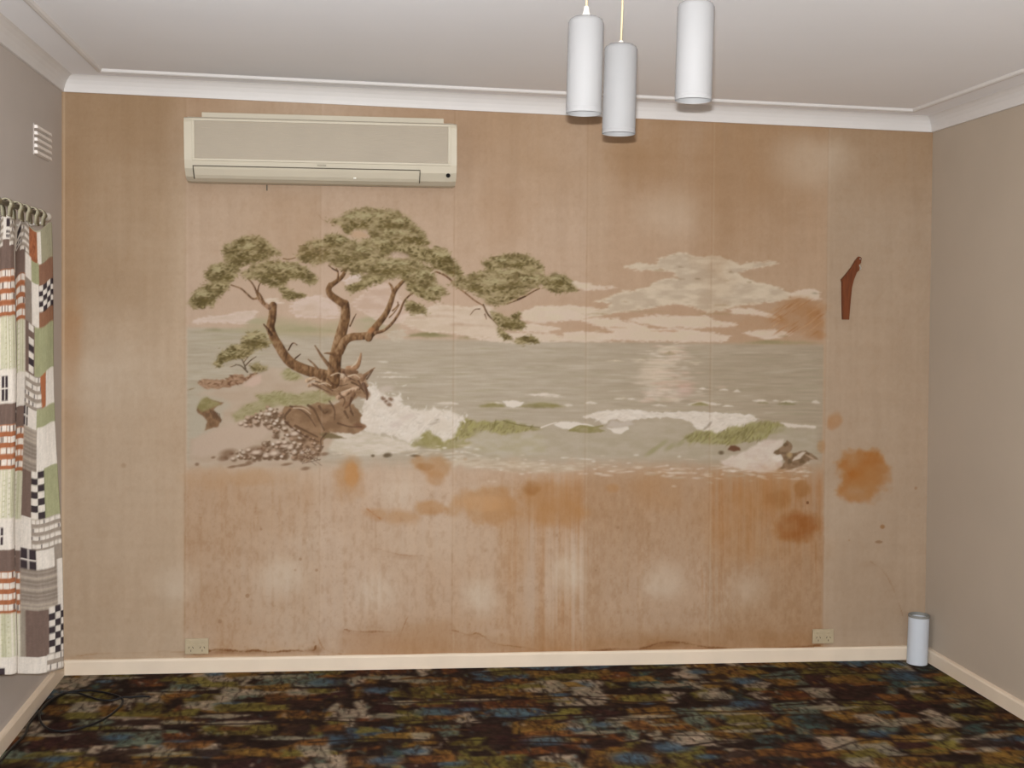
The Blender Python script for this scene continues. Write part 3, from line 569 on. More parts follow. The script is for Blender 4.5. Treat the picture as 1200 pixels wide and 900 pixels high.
    pads = [
        # left crown
        [(262, 290), (266, 286), (274, 284), (284, 279), (296, 277), (306, 279), (314, 284), (322, 291), (330, 296), (318, 301), (308, 305), (296, 308), (284, 312), (272, 312), (264, 306), (262, 298)],
        [(242, 318), (248, 312), (258, 309), (270, 309), (280, 312), (280, 320), (274, 328), (266, 334), (256, 334), (246, 332), (241, 326)],
        [(222, 356), (226, 346), (232, 338), (242, 334), (252, 333), (262, 332), (268, 336), (262, 344), (252, 350), (249, 360), (244, 356), (238, 361), (228, 361)],
        [(284, 320), (296, 312), (312, 307), (328, 306), (344, 308), (358, 314), (368, 322), (372, 330), (364, 333), (354, 328), (342, 326), (334, 332), (322, 336), (310, 334), (300, 326), (290, 326)],
        [(332, 342), (340, 345), (350, 343), (358, 346), (352, 349), (344, 350), (332, 350)], [(326, 336), (338, 338), (344, 345), (336, 347), (328, 341)],
        # middle crown
        [(348, 300), (352, 290), (362, 283), (374, 281), (384, 284), (392, 288), (404, 284), (418, 282), (434, 280), (448, 284), (456, 292), (450, 304), (440, 312), (428, 318), (414, 322), (402, 316), (390, 308), (380, 306), (370, 310), (360, 308), (352, 306)],
        [(384, 276), (392, 274), (402, 278), (410, 282), (400, 288), (388, 287), (380, 281)],
        [(386, 259), (394, 257), (402, 254), (408, 247), (420, 245), (434, 244), (448, 247), (460, 246), (470, 250), (478, 256), (486, 263), (494, 271), (500, 279), (502, 286), (494, 289), (484, 288), (470, 290), (458, 296), (446, 288), (438, 280), (430, 270), (418, 268),
         (408, 270), (402, 262), (392, 264)],
        [(402, 264), (412, 268), (410, 274), (404, 272)],
        [(440, 282), (460, 288), (480, 288), (496, 290), (508, 294), (506, 308), (490, 304), (470, 298), (452, 298)],
        [(500, 296), (512, 289), (522, 294), (528, 303), (536, 312), (541, 320), (538, 326), (526, 322), (514, 314), (504, 308)],
        [(424, 326), (432, 314), (446, 308), (460, 303), (474, 302), (488, 306), (500, 312), (508, 322), (512, 332), (520, 340), (526, 345), (514, 348), (502, 344), (490, 338), (478, 330), (466, 324), (454, 326), (444, 330), (434, 328)],
        [(426, 328), (440, 324), (450, 328), (436, 332), (426, 338), (416, 340), (410, 337)],
        [(406, 336), (418, 332), (428, 332), (420, 340), (410, 343)],
        [(476, 352), (486, 355), (496, 360), (502, 368), (492, 366), (482, 368), (476, 362)],
        [(478, 330), (492, 338), (506, 346), (516, 350), (504, 352), (490, 346), (478, 340)],
        # right bough
        [(566, 308), (576, 302), (590, 299), (604, 298), (618, 300), (628, 305), (637, 313), (636, 318), (622, 320), (604, 316), (586, 314), (572, 316)],
        [(528, 334), (536, 326), (550, 322), (566, 318), (582, 315), (600, 316), (618, 319), (634, 322), (640, 328), (628, 336), (614, 344), (602, 350), (592, 356), (582, 360), (574, 354), (564, 348), (548, 340)],
        [(630, 324), (642, 324), (654, 322), (664, 325), (670, 334), (677, 341), (664, 342), (652, 344), (644, 339), (634, 334)],
        [(577, 366), (588, 370), (598, 374), (610, 376), (616, 383), (610, 386), (596, 386), (586, 383), (580, 376)], [(584, 384), (592, 390), (598, 397), (592, 398), (586, 391)],
        [(603, 402), (608, 396), (618, 394), (628, 396), (632, 402), (622, 401), (612, 403)], [(600, 370), (606, 368), (610, 366), (606, 374)],
        # small tree
        [(284, 398), (290, 391), (300, 388), (310, 392), (316, 400), (314, 407), (304, 408), (294, 410), (286, 406)], [(252, 426), (258, 416), (268, 408), (278, 404), (290, 406), (298, 411), (290, 418), (276, 419), (264, 424), (256, 430)],
        [(294, 430), (302, 427), (311, 430), (306, 435), (297, 434)]]
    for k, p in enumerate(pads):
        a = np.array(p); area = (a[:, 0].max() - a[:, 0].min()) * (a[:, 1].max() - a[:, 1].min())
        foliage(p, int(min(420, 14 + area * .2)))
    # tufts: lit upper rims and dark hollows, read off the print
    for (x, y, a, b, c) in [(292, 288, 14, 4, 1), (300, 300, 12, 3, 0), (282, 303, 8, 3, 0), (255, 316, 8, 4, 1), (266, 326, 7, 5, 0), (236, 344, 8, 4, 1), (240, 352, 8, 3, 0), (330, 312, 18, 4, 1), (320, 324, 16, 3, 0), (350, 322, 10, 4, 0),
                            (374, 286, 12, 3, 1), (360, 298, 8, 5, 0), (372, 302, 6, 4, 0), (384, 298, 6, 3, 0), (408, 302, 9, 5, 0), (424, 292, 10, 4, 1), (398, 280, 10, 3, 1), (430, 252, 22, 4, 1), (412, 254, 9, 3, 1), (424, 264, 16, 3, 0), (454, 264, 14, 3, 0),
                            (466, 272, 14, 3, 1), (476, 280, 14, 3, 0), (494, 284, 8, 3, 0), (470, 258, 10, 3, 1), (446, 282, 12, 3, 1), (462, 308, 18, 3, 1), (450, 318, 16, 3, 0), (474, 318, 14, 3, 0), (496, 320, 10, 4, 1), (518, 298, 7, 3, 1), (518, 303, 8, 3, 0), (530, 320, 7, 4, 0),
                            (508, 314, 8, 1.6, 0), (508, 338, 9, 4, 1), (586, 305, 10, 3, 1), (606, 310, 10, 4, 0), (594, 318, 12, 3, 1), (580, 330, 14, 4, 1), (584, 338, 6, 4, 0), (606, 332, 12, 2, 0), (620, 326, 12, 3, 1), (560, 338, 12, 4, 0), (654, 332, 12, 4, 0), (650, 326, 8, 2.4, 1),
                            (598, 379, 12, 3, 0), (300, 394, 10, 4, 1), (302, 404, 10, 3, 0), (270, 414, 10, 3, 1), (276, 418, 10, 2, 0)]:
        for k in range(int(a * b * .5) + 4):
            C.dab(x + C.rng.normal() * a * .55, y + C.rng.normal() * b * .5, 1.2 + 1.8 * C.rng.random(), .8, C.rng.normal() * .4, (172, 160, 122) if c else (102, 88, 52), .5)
    C.poly([(456, 297), (466, 294), (480, 299), (476, 302), (462, 303)], (194, 168, 150), .7, 1., .6); C.poly([(412, 271), (424, 270), (432, 276), (420, 279), (412, 277)], (184, 154, 124), .8, .8, .6)
    C.stroke([(505, 320), (511, 317), (518, 319)], 1.8, 1.2, (190, 168, 142), .8)
    # --- stains over everything below the picture
    OR = (168, 122, 77); OD = (148, 101, 56)
    for (x, y, rx, ry, al, c, so) in [(409, 558, 18, 24, .62, OR, .8), (412, 556, 9, 14, .45, (186, 130, 74), .5), (505, 546, 22, 12, .68, OR, .7), (498, 547, 12, 5, .4, OD, .6), (508, 560, 10, 9, .5, OR, .8), (505, 594, 18, 9, .55, OR, .7), (470, 606, 20, 9, .4, OR, .9), (440, 602, 14, 7, .3, OR, .9),
                                  (568, 592, 44, 20, .6, OR, .6), (566, 590, 30, 9, .38, (196, 152, 108), .8), (640, 588, 40, 26, .55, OR, .8), (622, 572, 12, 9, .55, OD, .8), (660, 600, 26, 16, .4, OR, .9), (718, 572, 8, 5, .5, OR, .8), (770, 572, 30, 22, .28, OR, 1.1), (600, 625, 14, 60, .25, OR, 1.2),
                                  (900, 584, 36, 30, .4, OR, 1.), (912, 585, 14, 10, .5, OD, .9), (936, 618, 26, 17, .8, (142, 84, 38), .8), (870, 600, 40, 46, .35, OR, 1.2), (940, 574, 8, 9, .55, OD, .7), (900, 640, 60, 20, .2, OR, 1.2), (1010, 558, 28, 30, .85, (162, 104, 52), .55), (1014, 566, 16, 16, .4, OR, .8),
                                  (978, 494, 9, 9, .6, (166, 112, 66), .7), (962, 524, 5, 7, .5, OR, .8), (1034, 617, 5, 4, .6, (140, 96, 56), .6), (1030, 635, 6, 2.4, .7, (120, 82, 50), .6), (946, 589, 2.6, 3, .85, (110, 68, 42), .5), (1073, 572, 3, 3, .5, (140, 96, 60), .6), (995, 633, 2, 2, .4, (140, 96, 60), .6),
                                  (300, 560, 34, 10, .3, OR, 1.), (250, 560, 30, 12, .22, OR, 1.), (290, 698, 4, 4, .6, (136, 100, 70), .6), (306, 620, 3, 3, .5, (136, 100, 70), .6), (371, 668, 3, 3, .5, (136, 100, 70), .6), (258, 728, 4, 4, .45, (136, 100, 70), .6), (352, 655, 3, 3, .4, (136, 100, 70), .6), (346, 668, 2, 2, .4, (136, 100, 70), .6),
                                  (698, 668, 2, 2, .4, (136, 100, 70), .6), (724, 618, 3, 3, .4, (136, 100, 70), .6), (145, 545, 4, 4, .35, (148, 116, 86), .6), (545, 538, 5, 4, .3, OR, .8),
                                  (340, 262, 40, 44, .16, (150, 112, 78), 1.2), (590, 250, 30, 40, .2, (150, 112, 78), 1.2), (745, 190, 28, 26, .3, (146, 110, 74), 1.1), (880, 240, 60, 60, .22, (146, 110, 76), 1.2), (835, 260, 20, 90, .18, (146, 110, 76), 1.2), (850, 752, 90, 14, .3, (140, 96, 56), 1.2), (760, 756, 60, 10, .25, (140, 96, 56), 1.2), (600, 758, 90, 12, .2, (146, 102, 62), 1.2), (85, 390, 10, 50, .3, (166, 120, 80), 1.2)]:
        if max(rx, ry) < 7: rx *= .62; ry *= .62
        C.blob(x, y, rx, ry, c, al, .55, 0, so, .45)
    for (x0, x1, n, y0, y1, al) in [(838, 962, 130, 560, 700, .11), (590, 690, 60, 590, 720, .08), (218, 372, 30, 560, 740, .05), (820, 850, 30, 640, 740, .10), (955, 966, 10, 600, 745, .14)]:
        for k in range(n):      # run-down drips
            x = x0 + C.rng.random() * (x1 - x0); ya = y0 + C.rng.random() * (y1 - y0) * .5; yb = ya + 12 + C.rng.random() * 50
            C.stroke([(x, ya), (x + C.rng.normal(), yb)], 1.4, .8, [(148, 96, 54), (186, 146, 106)][k % 3 == 0], al)
    # seams
    for sx in seams:
        d = np.abs(xs - sx)
        tint(np.clip(1.2 - d, 0, 1) * (.10 + .25 * np.clip(n4 + n1, 0, 1)), (146, 112, 82))
        tint(np.clip(1.4 - np.abs(xs - sx - 2.2), 0, 1) * .10, (208, 190, 168))
    tint(np.clip(1.6 - np.abs(X - lean * 0 - (74.5 + (Y - 450) * -.002)), 0, 1) * .5, (206, 180, 150))
    # creases and the torn, curled foot of the paper
    for pts, w, c, al in [([(218, 763), (232, 767), (242, 764), (252, 761), (270, 762), (286, 763), (300, 762), (318, 764), (340, 762), (366, 762), (370, 757)], 2.2, (122, 82, 50), .8),
                      ([(404, 738), (420, 740), (440, 740), (468, 741)], 2., (140, 100, 70), .6), ([(478, 722), (470, 742), (464, 764)], 1.2, (150, 112, 80), .6), ([(372, 745), (380, 760), (400, 766)], 1.4, (150, 110, 76), .4),
                      ([(530, 738), (550, 744), (560, 742), (580, 754), (610, 758), (640, 764)], 1.4, (140, 98, 62), .6), ([(660, 766), (690, 763), (720, 760), (750, 760), (770, 754), (786, 752), (806, 754), (830, 758), (860, 760), (880, 762), (920, 758), (960, 756)], 2., (120, 80, 48), .75),
                      ([(700, 762), (720, 765), (745, 762)], 1.6, (132, 90, 54), .6), ([(1020, 658), (1034, 668), (1044, 684), (1052, 704), (1058, 722)], 1.4, (150, 120, 92), .5), ([(440, 642), (460, 648), (480, 651), (496, 651)], 1.2, (156, 120, 90), .5), ([(430, 596), (440, 604), (446, 608)], 1.6, (160, 108, 66), .5),
                      ([(372, 250), (382, 262)], 1., (150, 118, 88), .3), ([(90, 768), (130, 765), (216, 764)], 1.2, (158, 122, 88), .5)]:
        E = catmull([(p[0], p[1], 0) for p in pts], 6) if len(pts) > 2 else [np.array((pts[0][0] + (pts[1][0] - pts[0][0]) * t / 5, pts[0][1] + (pts[1][1] - pts[0][1]) * t / 5)) for t in range(6)]
        ph = C.rng.random() * 6
        for k in range(len(E) - 1):
            f_ = .68 + .32 * math.sin(k * .55 + ph) + C.rng.normal() * .15
            C.stroke([(E[k][0], E[k][1] + C.rng.normal() * .35), (E[k + 1][0], E[k + 1][1] + C.rng.normal() * .35)], max(.6, w * f_), max(.6, w * f_), c, al * float(np.clip(f_, .35, 1.)))
            if k % 2 == 0: C.blob(E[k][0], E[k][1] + 2, 9, 3.2, c, al * .22 * max(f_, .2), .3, 0, 1.2)
    C.poly([(402, 741), (470, 742), (464, 766), (410, 768), (396, 758)], (164, 126, 94), .35, 3); C.poly([(470, 735), (528, 725), (528, 768), (464, 768)], (160, 120, 84), .3, 3); C.poly([(218, 767), (300, 767), (370, 766), (370, 776), (218, 776)], (196, 164, 130), .5, 1.5)
    C.a[:] = np.clip(C.a, 20, 245)
    return C
# ---------------------------------------------------------------- the room
W_TOP, W_FLOOR, H_COR, H_CEIL, Y_REAR = 3.6426, 3.7071, 2.33, 2.392, -5.6
def wall_r(z): return W_FLOOR + (W_TOP - W_FLOOR) * z / H_COR          # the old right wall is out of plumb
WALL_GAIN, CARPET_GAIN, CURTAIN_GAIN = .895, 1.0, .86
M_lilac = mat('wall_paint_lilac_grey', (188, 178, 170), .75, 1., var=.05, vscale=2.5, bump=.15, bscale=120)
M_right = mat('wall_paint_beige', (180, 165, 148), .75, 1., var=.05, vscale=2.0, bump=.15, bscale=120)
M_plaster = mat('wall_plaster_tan', (196, 168, 138), .8, 1., var=.08, vscale=6, bump=.2, bscale=90)
M_ceil = mat('ceiling_paint_white', (246, 246, 249), .8, 1., var=.02, vscale=1.6, bump=.06, bscale=40)
M_trim = mat('trim_paint_white', (216, 211, 207), .5, 1., var=.03, vscale=8, bump=.05, bscale=60)
M_base = mat('baseboard_paint_cream', (220, 202, 180), .5, 1., var=.05, vscale=7, bump=.08, bscale=60)
M_paper = mat('mural_print', None, .8, WALL_GAIN, 'print', var=.025, vscale=260, bump=.12, bscale=420, spec=.0, stretch=(1, 1, .5))
M_carpet = mat('carpet_pile', None, .95, CARPET_GAIN, 'print', var=.30, vscale=260, bump=.9, bscale=300, spec=.05)
M_glass = mat('window_glass', (200, 215, 220), .05, 1., var=.01)
nt = M_glass.node_tree; nt.nodes['Principled BSDF'].inputs['Transmission Weight'].default_value = 1.; nt.nodes['Principled BSDF'].inputs['IOR'].default_value = 1.1

def wall_with_hole(name, to3, a0, a1, z1, ha0, ha1, hz0, hz1, m):
    v, f = [], []
    for (xa, xb, za, zb) in ((a0, ha0, 0, z1), (ha1, a1, 0, z1), (ha0, ha1, 0, hz0), (ha0, ha1, hz1, z1)):
        k = len(v)
        for t in (0, .1):
            v += [to3(xa, t, za), to3(xb, t, za), to3(xb, t, zb), to3(xa, t, zb)]
        f += [(k, k + 1, k + 2, k + 3), (k + 4, k + 5, k + 6, k + 7), (k, k + 1, k + 5, k + 4), (k + 1, k + 2, k + 6, k + 5), (k + 2, k + 3, k + 7, k + 6), (k + 3, k, k + 4, k + 7)]
    return struct(pyd(name, v, f, m))
wall_back = struct(box('wall_back', -.1, 3.82, 0, .1, 0, 2.5, M_plaster))
wall_with_hole('wall_left', lambda a, t, z: (-t, a, z), Y_REAR, 0, 2.5, -3.25, -1.65, .8, 1.76, M_lilac)
struct(pyd('wall_right', [(wall_r(z) + t, y, z) for t in (0, .1) for (y, z) in ((Y_REAR, 0), (0, 0), (0, 2.5), (Y_REAR, 2.5))],
           [(0, 1, 2, 3), (4, 5, 6, 7), (0, 1, 5, 4), (1, 2, 6, 5), (2, 3, 7, 6), (3, 0, 4, 7)], M_right))
wall_with_hole('wall_front', lambda a, t, z: (a, Y_REAR - t, z), -.1, 3.82, 2.5, .95, 2.95, .85, 2.05, M_right)
struct(box('ceiling', -.1, 3.82, Y_REAR - .1, .1, H_CEIL, H_CEIL + .08, M_ceil))

# windows (beside the curtain, and one added unseen behind the photographer for light)
def window(name, to3, a0, a1, z0, z1):
    o = thing(name, '', ''); del o['label']; del o['category']; o['kind'] = 'structure'
    def bar(nm, xa, xb, za, zb, t0, t1, m):
        v = [to3(x, t, z) for t in (t0, t1) for (x, z) in ((xa, za), (xb, za), (xb, zb), (xa, zb))]
        return pyd(nm, v, [(0, 1, 2, 3), (4, 5, 6, 7), (0, 1, 5, 4), (1, 2, 6, 5), (2, 3, 7, 6), (3, 0, 4, 7)], m, o)
    b = .05
    for (xa, xb, za, zb) in ((a0, a1, z0, z0 + b), (a0, a1, z1 - b, z1), (a0, a0 + b, z0 + b, z1 - b), (a1 - b, a1, z0 + b, z1 - b), ((a0 + a1 - b) / 2, (a0 + a1 + b) / 2, z0 + b, z1 - b)):
        bar('window_frame', xa, xb, za, zb, .03, .08, M_trim)
    mid = (a0 + a1) / 2
    for (xa, xb) in ((a0 + b, mid - b / 2), (mid + b / 2, a1 - b)): bar('pane', xa, xb, z0 + b, z1 - b, .05, .056, M_glass)
    bar('window_sill', a0 - .04, a1 + .04, z0 - .03, z0, -.05, .08, M_trim)
    return o
window('window_1', lambda a, t, z: (-t, a, z), -3.25, -1.65, .8, 1.76)
window('window_rear_added', lambda a, t, z: (a, Y_REAR - t, z), .95, 2.95, .85, 2.05)

# baseboards, cornices and the ceiling batten
AX = lambda a, d, z: (a, -d, z)
AL = lambda a, d, z: (d, a, z)
AR = lambda a, d, z: (wall_r(z) - d, a, z)
AF = lambda a, d, z: (a, Y_REAR + d, z)
bb = [(0, 0), (.016, 0), (.016, .052), (.012, .06), (0, .063)]
co = [(0, 2.33), (.010, 2.33), (.013, 2.345), (.018, 2.360), (.027, 2.375), (.038, 2.386), (.048, H_CEIL), (0, H_CEIL)]
ba = [(.166, H_CEIL), (.167, H_CEIL - .007), (.172, H_CEIL - .012), (.178, H_CEIL - .0125), (.185, H_CEIL - .009), (.189, H_CEIL)]
for nm, ax, a0, a1 in (('back', AX, 0, 3.70), ('left', AL, Y_REAR, 0), ('right', AR, Y_REAR, 0), ('front', AF, 0, 3.70)):
    struct(prism('baseboard_' + nm, bb, ax, a0, a1, M_base))
for i, (prof, ax, a0, a1) in enumerate([(co, AX, 0, wall_r(2.36)), (co, AL, Y_REAR, 0), (co, AR, Y_REAR, 0), (co, AF, 0, wall_r(2.36)),
                                        (ba, AX, 0, wall_r(2.39)), (ba, AL, Y_REAR, 0), (ba, AR, Y_REAR, 0), (ba, AF, 0, wall_r(2.39))]):
    struct(prism('trim_%d' % (i + 1), prof, ax, a0, a1, M_trim, None, False, 1., 1.))

# ---------------------------------------------------------------- carpeted floor
def paint_carpet():
    C = Canvas(-4, 0, 384, 170, 2, 5); r = C.rng            # centimetres, 0 at the mural wall
    C.a[:] = (40, 29, 24)
    C.a += (C.noise(4, 4, 3, 31) * 9)[..., None]
    pal = [((150, 132, 112), (132, 120, 100)), ((74, 92, 98), (52, 60, 74)), ((100, 104, 86), (80, 88, 76)), ((118, 86, 40), (88, 58, 32)), ((102, 92, 44), (80, 66, 32)), ((108, 66, 34), (74, 42, 28)), ((62, 38, 32), (48, 30, 28)), ((60, 74, 68), (44, 40, 36))]
    wts = np.array([.16, .09, .11, .20, .15, .10, .12, .07]); wts /= wts.sum()
    y = -6.; row = 0
    while y < 175:
        h = h_row = 8 + r.random() * 8; x = -10 - r.random() * 14
        while x < 390:
            w_ = 6 + r.random()**1.6 * 22; k = int(r.choice(8, p=wts)); c1, c2 = pal[k]
            if k == 1: w_ = 16 + r.random() * 16
            if k == 0: w_ = 8 + r.random() * 6
            g = .5 + 1.2 * r.random(); j = lambda s_=2.0: r.normal() * s_; y_row = y; y = y_row + r.normal() * 2.2; h = max(5., h_row * (.75 + .5 * r.random()))
            q = [(x + g + j(), y + g + j()), (x + w_ - g + j(), y + g + j()), (x + w_ - g + j(), y + h - g + j()), (x + g + j(), y + h - g + j())]
            if k == 1 or (k == 0 and r.random() < .3): q = [(x, y + h * .45 + j()), (x + w_ * .3, y + g), (x + w_ * .75, y + g + j()), (x + w_ + 3, y + h * .4 + j()), (x + w_ * .7, y + h - 1), (x + w_ * .25, y + h - g + j())]
            C.poly(q, c1, .95, .5, .5, 0, c2, k, 5, 6)
            for n in range(int(w_ * h * .10)):             # loose threads of other colours
                px, py = x + r.random() * w_, y + r.random() * h
                C.dab(px, py, .5 + .5 * r.random(), 1.0 + 1.6 * r.random(), j(.25), [(44, 32, 26), (58, 40, 30), pal[int(r.choice(8, p=wts))][0]][n % 3], .5)
            x += w_; y = y_row
        y += h_row; row += 1
    for k in range(420):                                    # loose overlying motifs: pale slivers, squares and blue eyes
        x, y = r.random() * 384 - 4, r.random() * 172; q_ = k % 7
        if q_ == 0: w_, h = 16 + 16 * r.random(), 3 + 3 * r.random(); C.poly([(x, y), (x + w_ * .4, y - h * .5), (x + w_, y - h * .2 + r.normal()), (x + w_ * .5, y + h * .6)], (142, 128, 106), .9, .5, .5, 0, (112, 108, 90), 1, 5, 6)
        elif q_ == 1: w_ = 7 + 6 * r.random(); C.poly([(x, y), (x + w_, y + r.normal()), (x + w_ + r.normal() * 2, y + w_ * 1.1), (x + r.normal() * 2, y + w_)], (150, 132, 112), .9, .5, .6, 0, (122, 114, 96), 2, 4, 5)
        elif q_ == 2: w_ = 3 + 5 * r.random(); C.dab(x, y, w_, w_ * .6, 0, (66, 84, 98), .8)
        else: w_, h = 6 + 14 * r.random(), 3 + 6 * r.random(); C.poly([(x, y), (x + w_, y + r.normal() * 2), (x + w_ + r.normal() * 2, y + h), (x + r.normal() * 2, y + h)], *[((50, 34, 28), .85, .6, .6, 0, (44, 32, 26)), ((128, 98, 46), .9, .6, .6, 0, (98, 70, 34)), ((112, 102, 48), .9, .6, .6, 0, (84, 72, 36)), ((116, 76, 38), .9, .6, .6, 0, (80, 50, 30))][k % 4], 3, 4, 5)
    for k in range(5200):                                   # short dark hatching of the weave
        C.dab(r.random() * 384 - 4, r.random() * 170, .35, 1.2 + 2.2 * r.random(), r.normal() * .2, (40, 29, 24), .5)
    C.a *= (1 + .22 * C.noise(1.4, 1.4, 2, 33))[..., None]
    for k in range(16):                                     # wandering dark seams of the design
        y0 = r.random() * 165; x0 = r.random() * 300
        C.stroke([(x0 + t * 22, y0 + r.normal() * 3) for t in range(5)], 1.4, .8, (40, 28, 24), .8)
    C.a[:] = np.clip(C.a, 12, 235)
    return C
exec_carpet = paint_carpet()
ys = np.concatenate([np.arange(0, 1.6, .0055), np.arange(1.6, 5.7, .04)]); xs_ = np.arange(-.02, 3.74, .0055)
GX, GY = np.meshgrid(xs_, ys)
yy = GY * 100; per = 165.; t_ = np.mod(yy, 2 * per); t_ = np.where(t_ > per, 2 * per - t_, t_)
co_ = np.stack([GX, -GY, np.zeros_like(GX)], -1)
struct(grid_mesh('floor', co_, exec_carpet.sample(GX * 100, t_), M_carpet), 'patchwork patterned carpet of brown, gold, blue and beige patches covering the whole floor')

# ---------------------------------------------------------------- mural and side papers
CW = paint_wall()
HM = np.array([[303.952187, -0.532944, 71.785408], [17.192852, -294.225310, 790.271993], [0.0287977, -0.0117730, 1.0]])   # wall metres to design units
rng = np.random.default_rng(4)
def paper(name, xa, xb, off, parent, step=.0032, lean=False):
    z0, z1 = .058, 2.336
    nx = int((xb - xa) / step) + 2; nz = int((z1 - z0) / step) + 2
    U, V = np.meshgrid(np.linspace(0, 1, nx), np.linspace(z0, z1, nz))
    Xr = wall_r(V) if lean else xb
    Xw = xa + U * (Xr - xa)
    q = np.stack([Xw, V, np.ones_like(V)], -1) @ HM.T
    rgb = CW.sample(q[..., 0] / q[..., 2], q[..., 1] / q[..., 2])
    # the foot of each drop has come loose and curls off the wall, and the drop is slightly blistered
    curl = np.clip((.135 - V) / .08, 0, 1)**2 * (.0035 + .004 * np.sin(Xw * 7 + off * 9000)**2)
    blist = .0003 * (np.sin(Xw * 23 + 2 * np.sin(V * 9)) * np.sin(V * 17 + np.sin(Xw * 11)) + 1)
    Yw = -(.0012 + off + curl + blist)
    return grid_mesh(name, np.stack([Xw, Yw, V], -1), rgb, M_paper, parent)
SEAMS = [.482, 1.021, 1.567, 2.125, 2.669, 3.186]
paper('wallpaper_strip', 0.0, SEAMS[0], 0, wall_back, .0045)
paper('wallpaper_strip', SEAMS[-1], 3.66, 0, wall_back, .0045, True)
mural = thing('wall_mural', 'faded seaside mural wallpaper with wind-bent trees, breaking waves and orange damp stains', 'mural', (0, 0, 0))
for i in range(5): paper('mural_panel', SEAMS[i], SEAMS[i + 1], .0002 + .0003 * (i % 2), mural)

# ---------------------------------------------------------------- air conditioner
M_ac = mat('air_conditioner_plastic_cream', (198, 188, 168), .45, 1., var=.03, vscale=6)
M_acg = mat('air_conditioner_grille', (172, 160, 142), .6, 1., var=.05, vscale=5)
M_acd = mat('air_conditioner_shadow_gap', (92, 84, 70), .7, 1.)
M_black = mat('black_plastic', (18, 17, 17), .4, 1.)
ac = thing('air_conditioner', 'long cream split-system air conditioner mounted high on the wall above the mural trees', 'air conditioner', (.497, -.004, 1.985), (0, -math.radians(1.05), 0))
L, Hh = 1.052, .243
prof = [(0, .012), (.06, 0), (.11, .002), (.15, .016), (.178, .045), (.188, .075), (.19, .12), (.19, .222), (.184, .237), (.17, Hh), (0, Hh)]
o = prism('body', prof, AX, 0.012, L - .012, M_ac, ac)
for x0 in (0, L - .012): prism('end_cap', [(d * .99, z * .985 + .002) for d, z in prof], AX, x0, x0 + .012, M_ac, ac)
g = box('intake_grille', .04, L - .035, -.1905, -.186, .082, .226, M_acg, ac)
for k in range(24): box('grille_slat', .042, L - .037, -.1925, -.1895, .0835 + k * .00595, .0868 + k * .00595, M_acg, g)
for (x0, x1, z0, z1) in ((.03, L - .025, .226, .234), (.03, L - .025, .074, .082), (.03, .04, .082, .226), (L - .035, L - .025, .082, .226)):
    box('grille_frame', x0, x1, -.196, -.186, z0, z1, M_ac, ac, .002)
fl = prism('louvre_flap', [(.183, .052), (.187, .052), (.1825, .044), (.166, .022), (.152, .011), (.149, .013), (.163, .026), (.178, .044)], AX, .036, .902, M_ac, ac)
prism('flap_gap', [(.182, .056), (.1885, .056), (.1875, .0525), (.181, .0525)], AX, .034, .905, M_acd, ac)
for x0 in (.031, .905): prism('flap_gap', [(.14, .008), (.152, .009), (.168, .022), (.1845, .042), (.1885, .056), (.17, .05)], AX, x0, x0 + .003, M_acd, ac)
lathe('remote_sensor', [(0, .004), (.008, .004), (.009, 0)], M_black, ac, 16).matrix_local = Matrix.Translation((1.018, -.184, .036)) @ Matrix.Rotation(math.radians(68), 4, 'X')
box('status_light', .645, .656, -.171, -.166, .018, .023, mat('status_light_clear', (235, 232, 220), .3), ac, .001)
box('maker_badge', .505, .54, -.1935, -.188, .062, .068, mat('maker_badge_grey', (160, 150, 130), .4), ac, .001)
box('mounting_plate', .05, L - .04, -.04, 0, Hh - .01, Hh + .040, M_ac, ac, .002)
box('drain_clip', .298, .302, -.02, -.004, -.018, .014, M_acd, ac)

# ---------------------------------------------------------------- pendant lamps
M_shade = mat('pendant_shade_white_enamel', (149, 147, 146), .65, 1., var=.015, vscale=4)
M_cord = mat('pendant_cord_cream', (214, 196, 160), .6, 1.)
M_holder = mat('pendant_holder_white', (222, 216, 206), .5, 1.)
def pendant(x, y, z, label, hold):
    t = thing('pendant_lamp', label, 'pendant lamp', (x, y, z), group='cylinder pendants hanging from the ceiling')
    R, Hs = .044, .234
    lathe('lamp_shade', [(R - .002, .004), (R - .0005, 0), (R, .002), (R, .010), (R - .0006, .011), (R - .0006, .013), (R, .014), (R, Hs - .014), (R - .004, Hs - .006), (R - .012, Hs - .001), (.012, Hs), (.012, Hs - .004), (R - .014, Hs - .005), (R - .003, Hs - .016), (R - .003, .010)], M_shade, t, 48)
    lathe('lamp_holder', [(.013, 0), (.012, .004), (.0075, hold * .6), (.006, hold), (.0015, hold + .002)], M_holder, t, 24, (0, 0, Hs - .001))
    lathe('bulb_socket', [(.0005, .15), (.016, .15), (.016, Hs - .004)], M_holder, t, 20)
    tube('cord', [(0, 0, Hs + hold - .004), (.001, 0, (Hs + hold + H_CEIL - z) / 2), (0, 0, H_CEIL - z - .012)], .0028, M_cord, t)
    lathe('ceiling_rose', [(.0005, -.024), (.014, -.023), (.034, -.014), (.04, 0), (.04, .001)], M_holder, t, 28, (0, 0, H_CEIL - z))
pendant(1.6995, -2.007, 1.990, 'white cylinder pendant lamp with a tall conical cord grip, close beside the lowest pendant', .027)
pendant(1.834, -1.807, 1.976, 'white cylinder pendant lamp hanging lowest, with a long bare cord', .010)
pendant(1.942, -2.127, 2.012, 'white cylinder pendant lamp hanging highest, apart from the other two', .010)

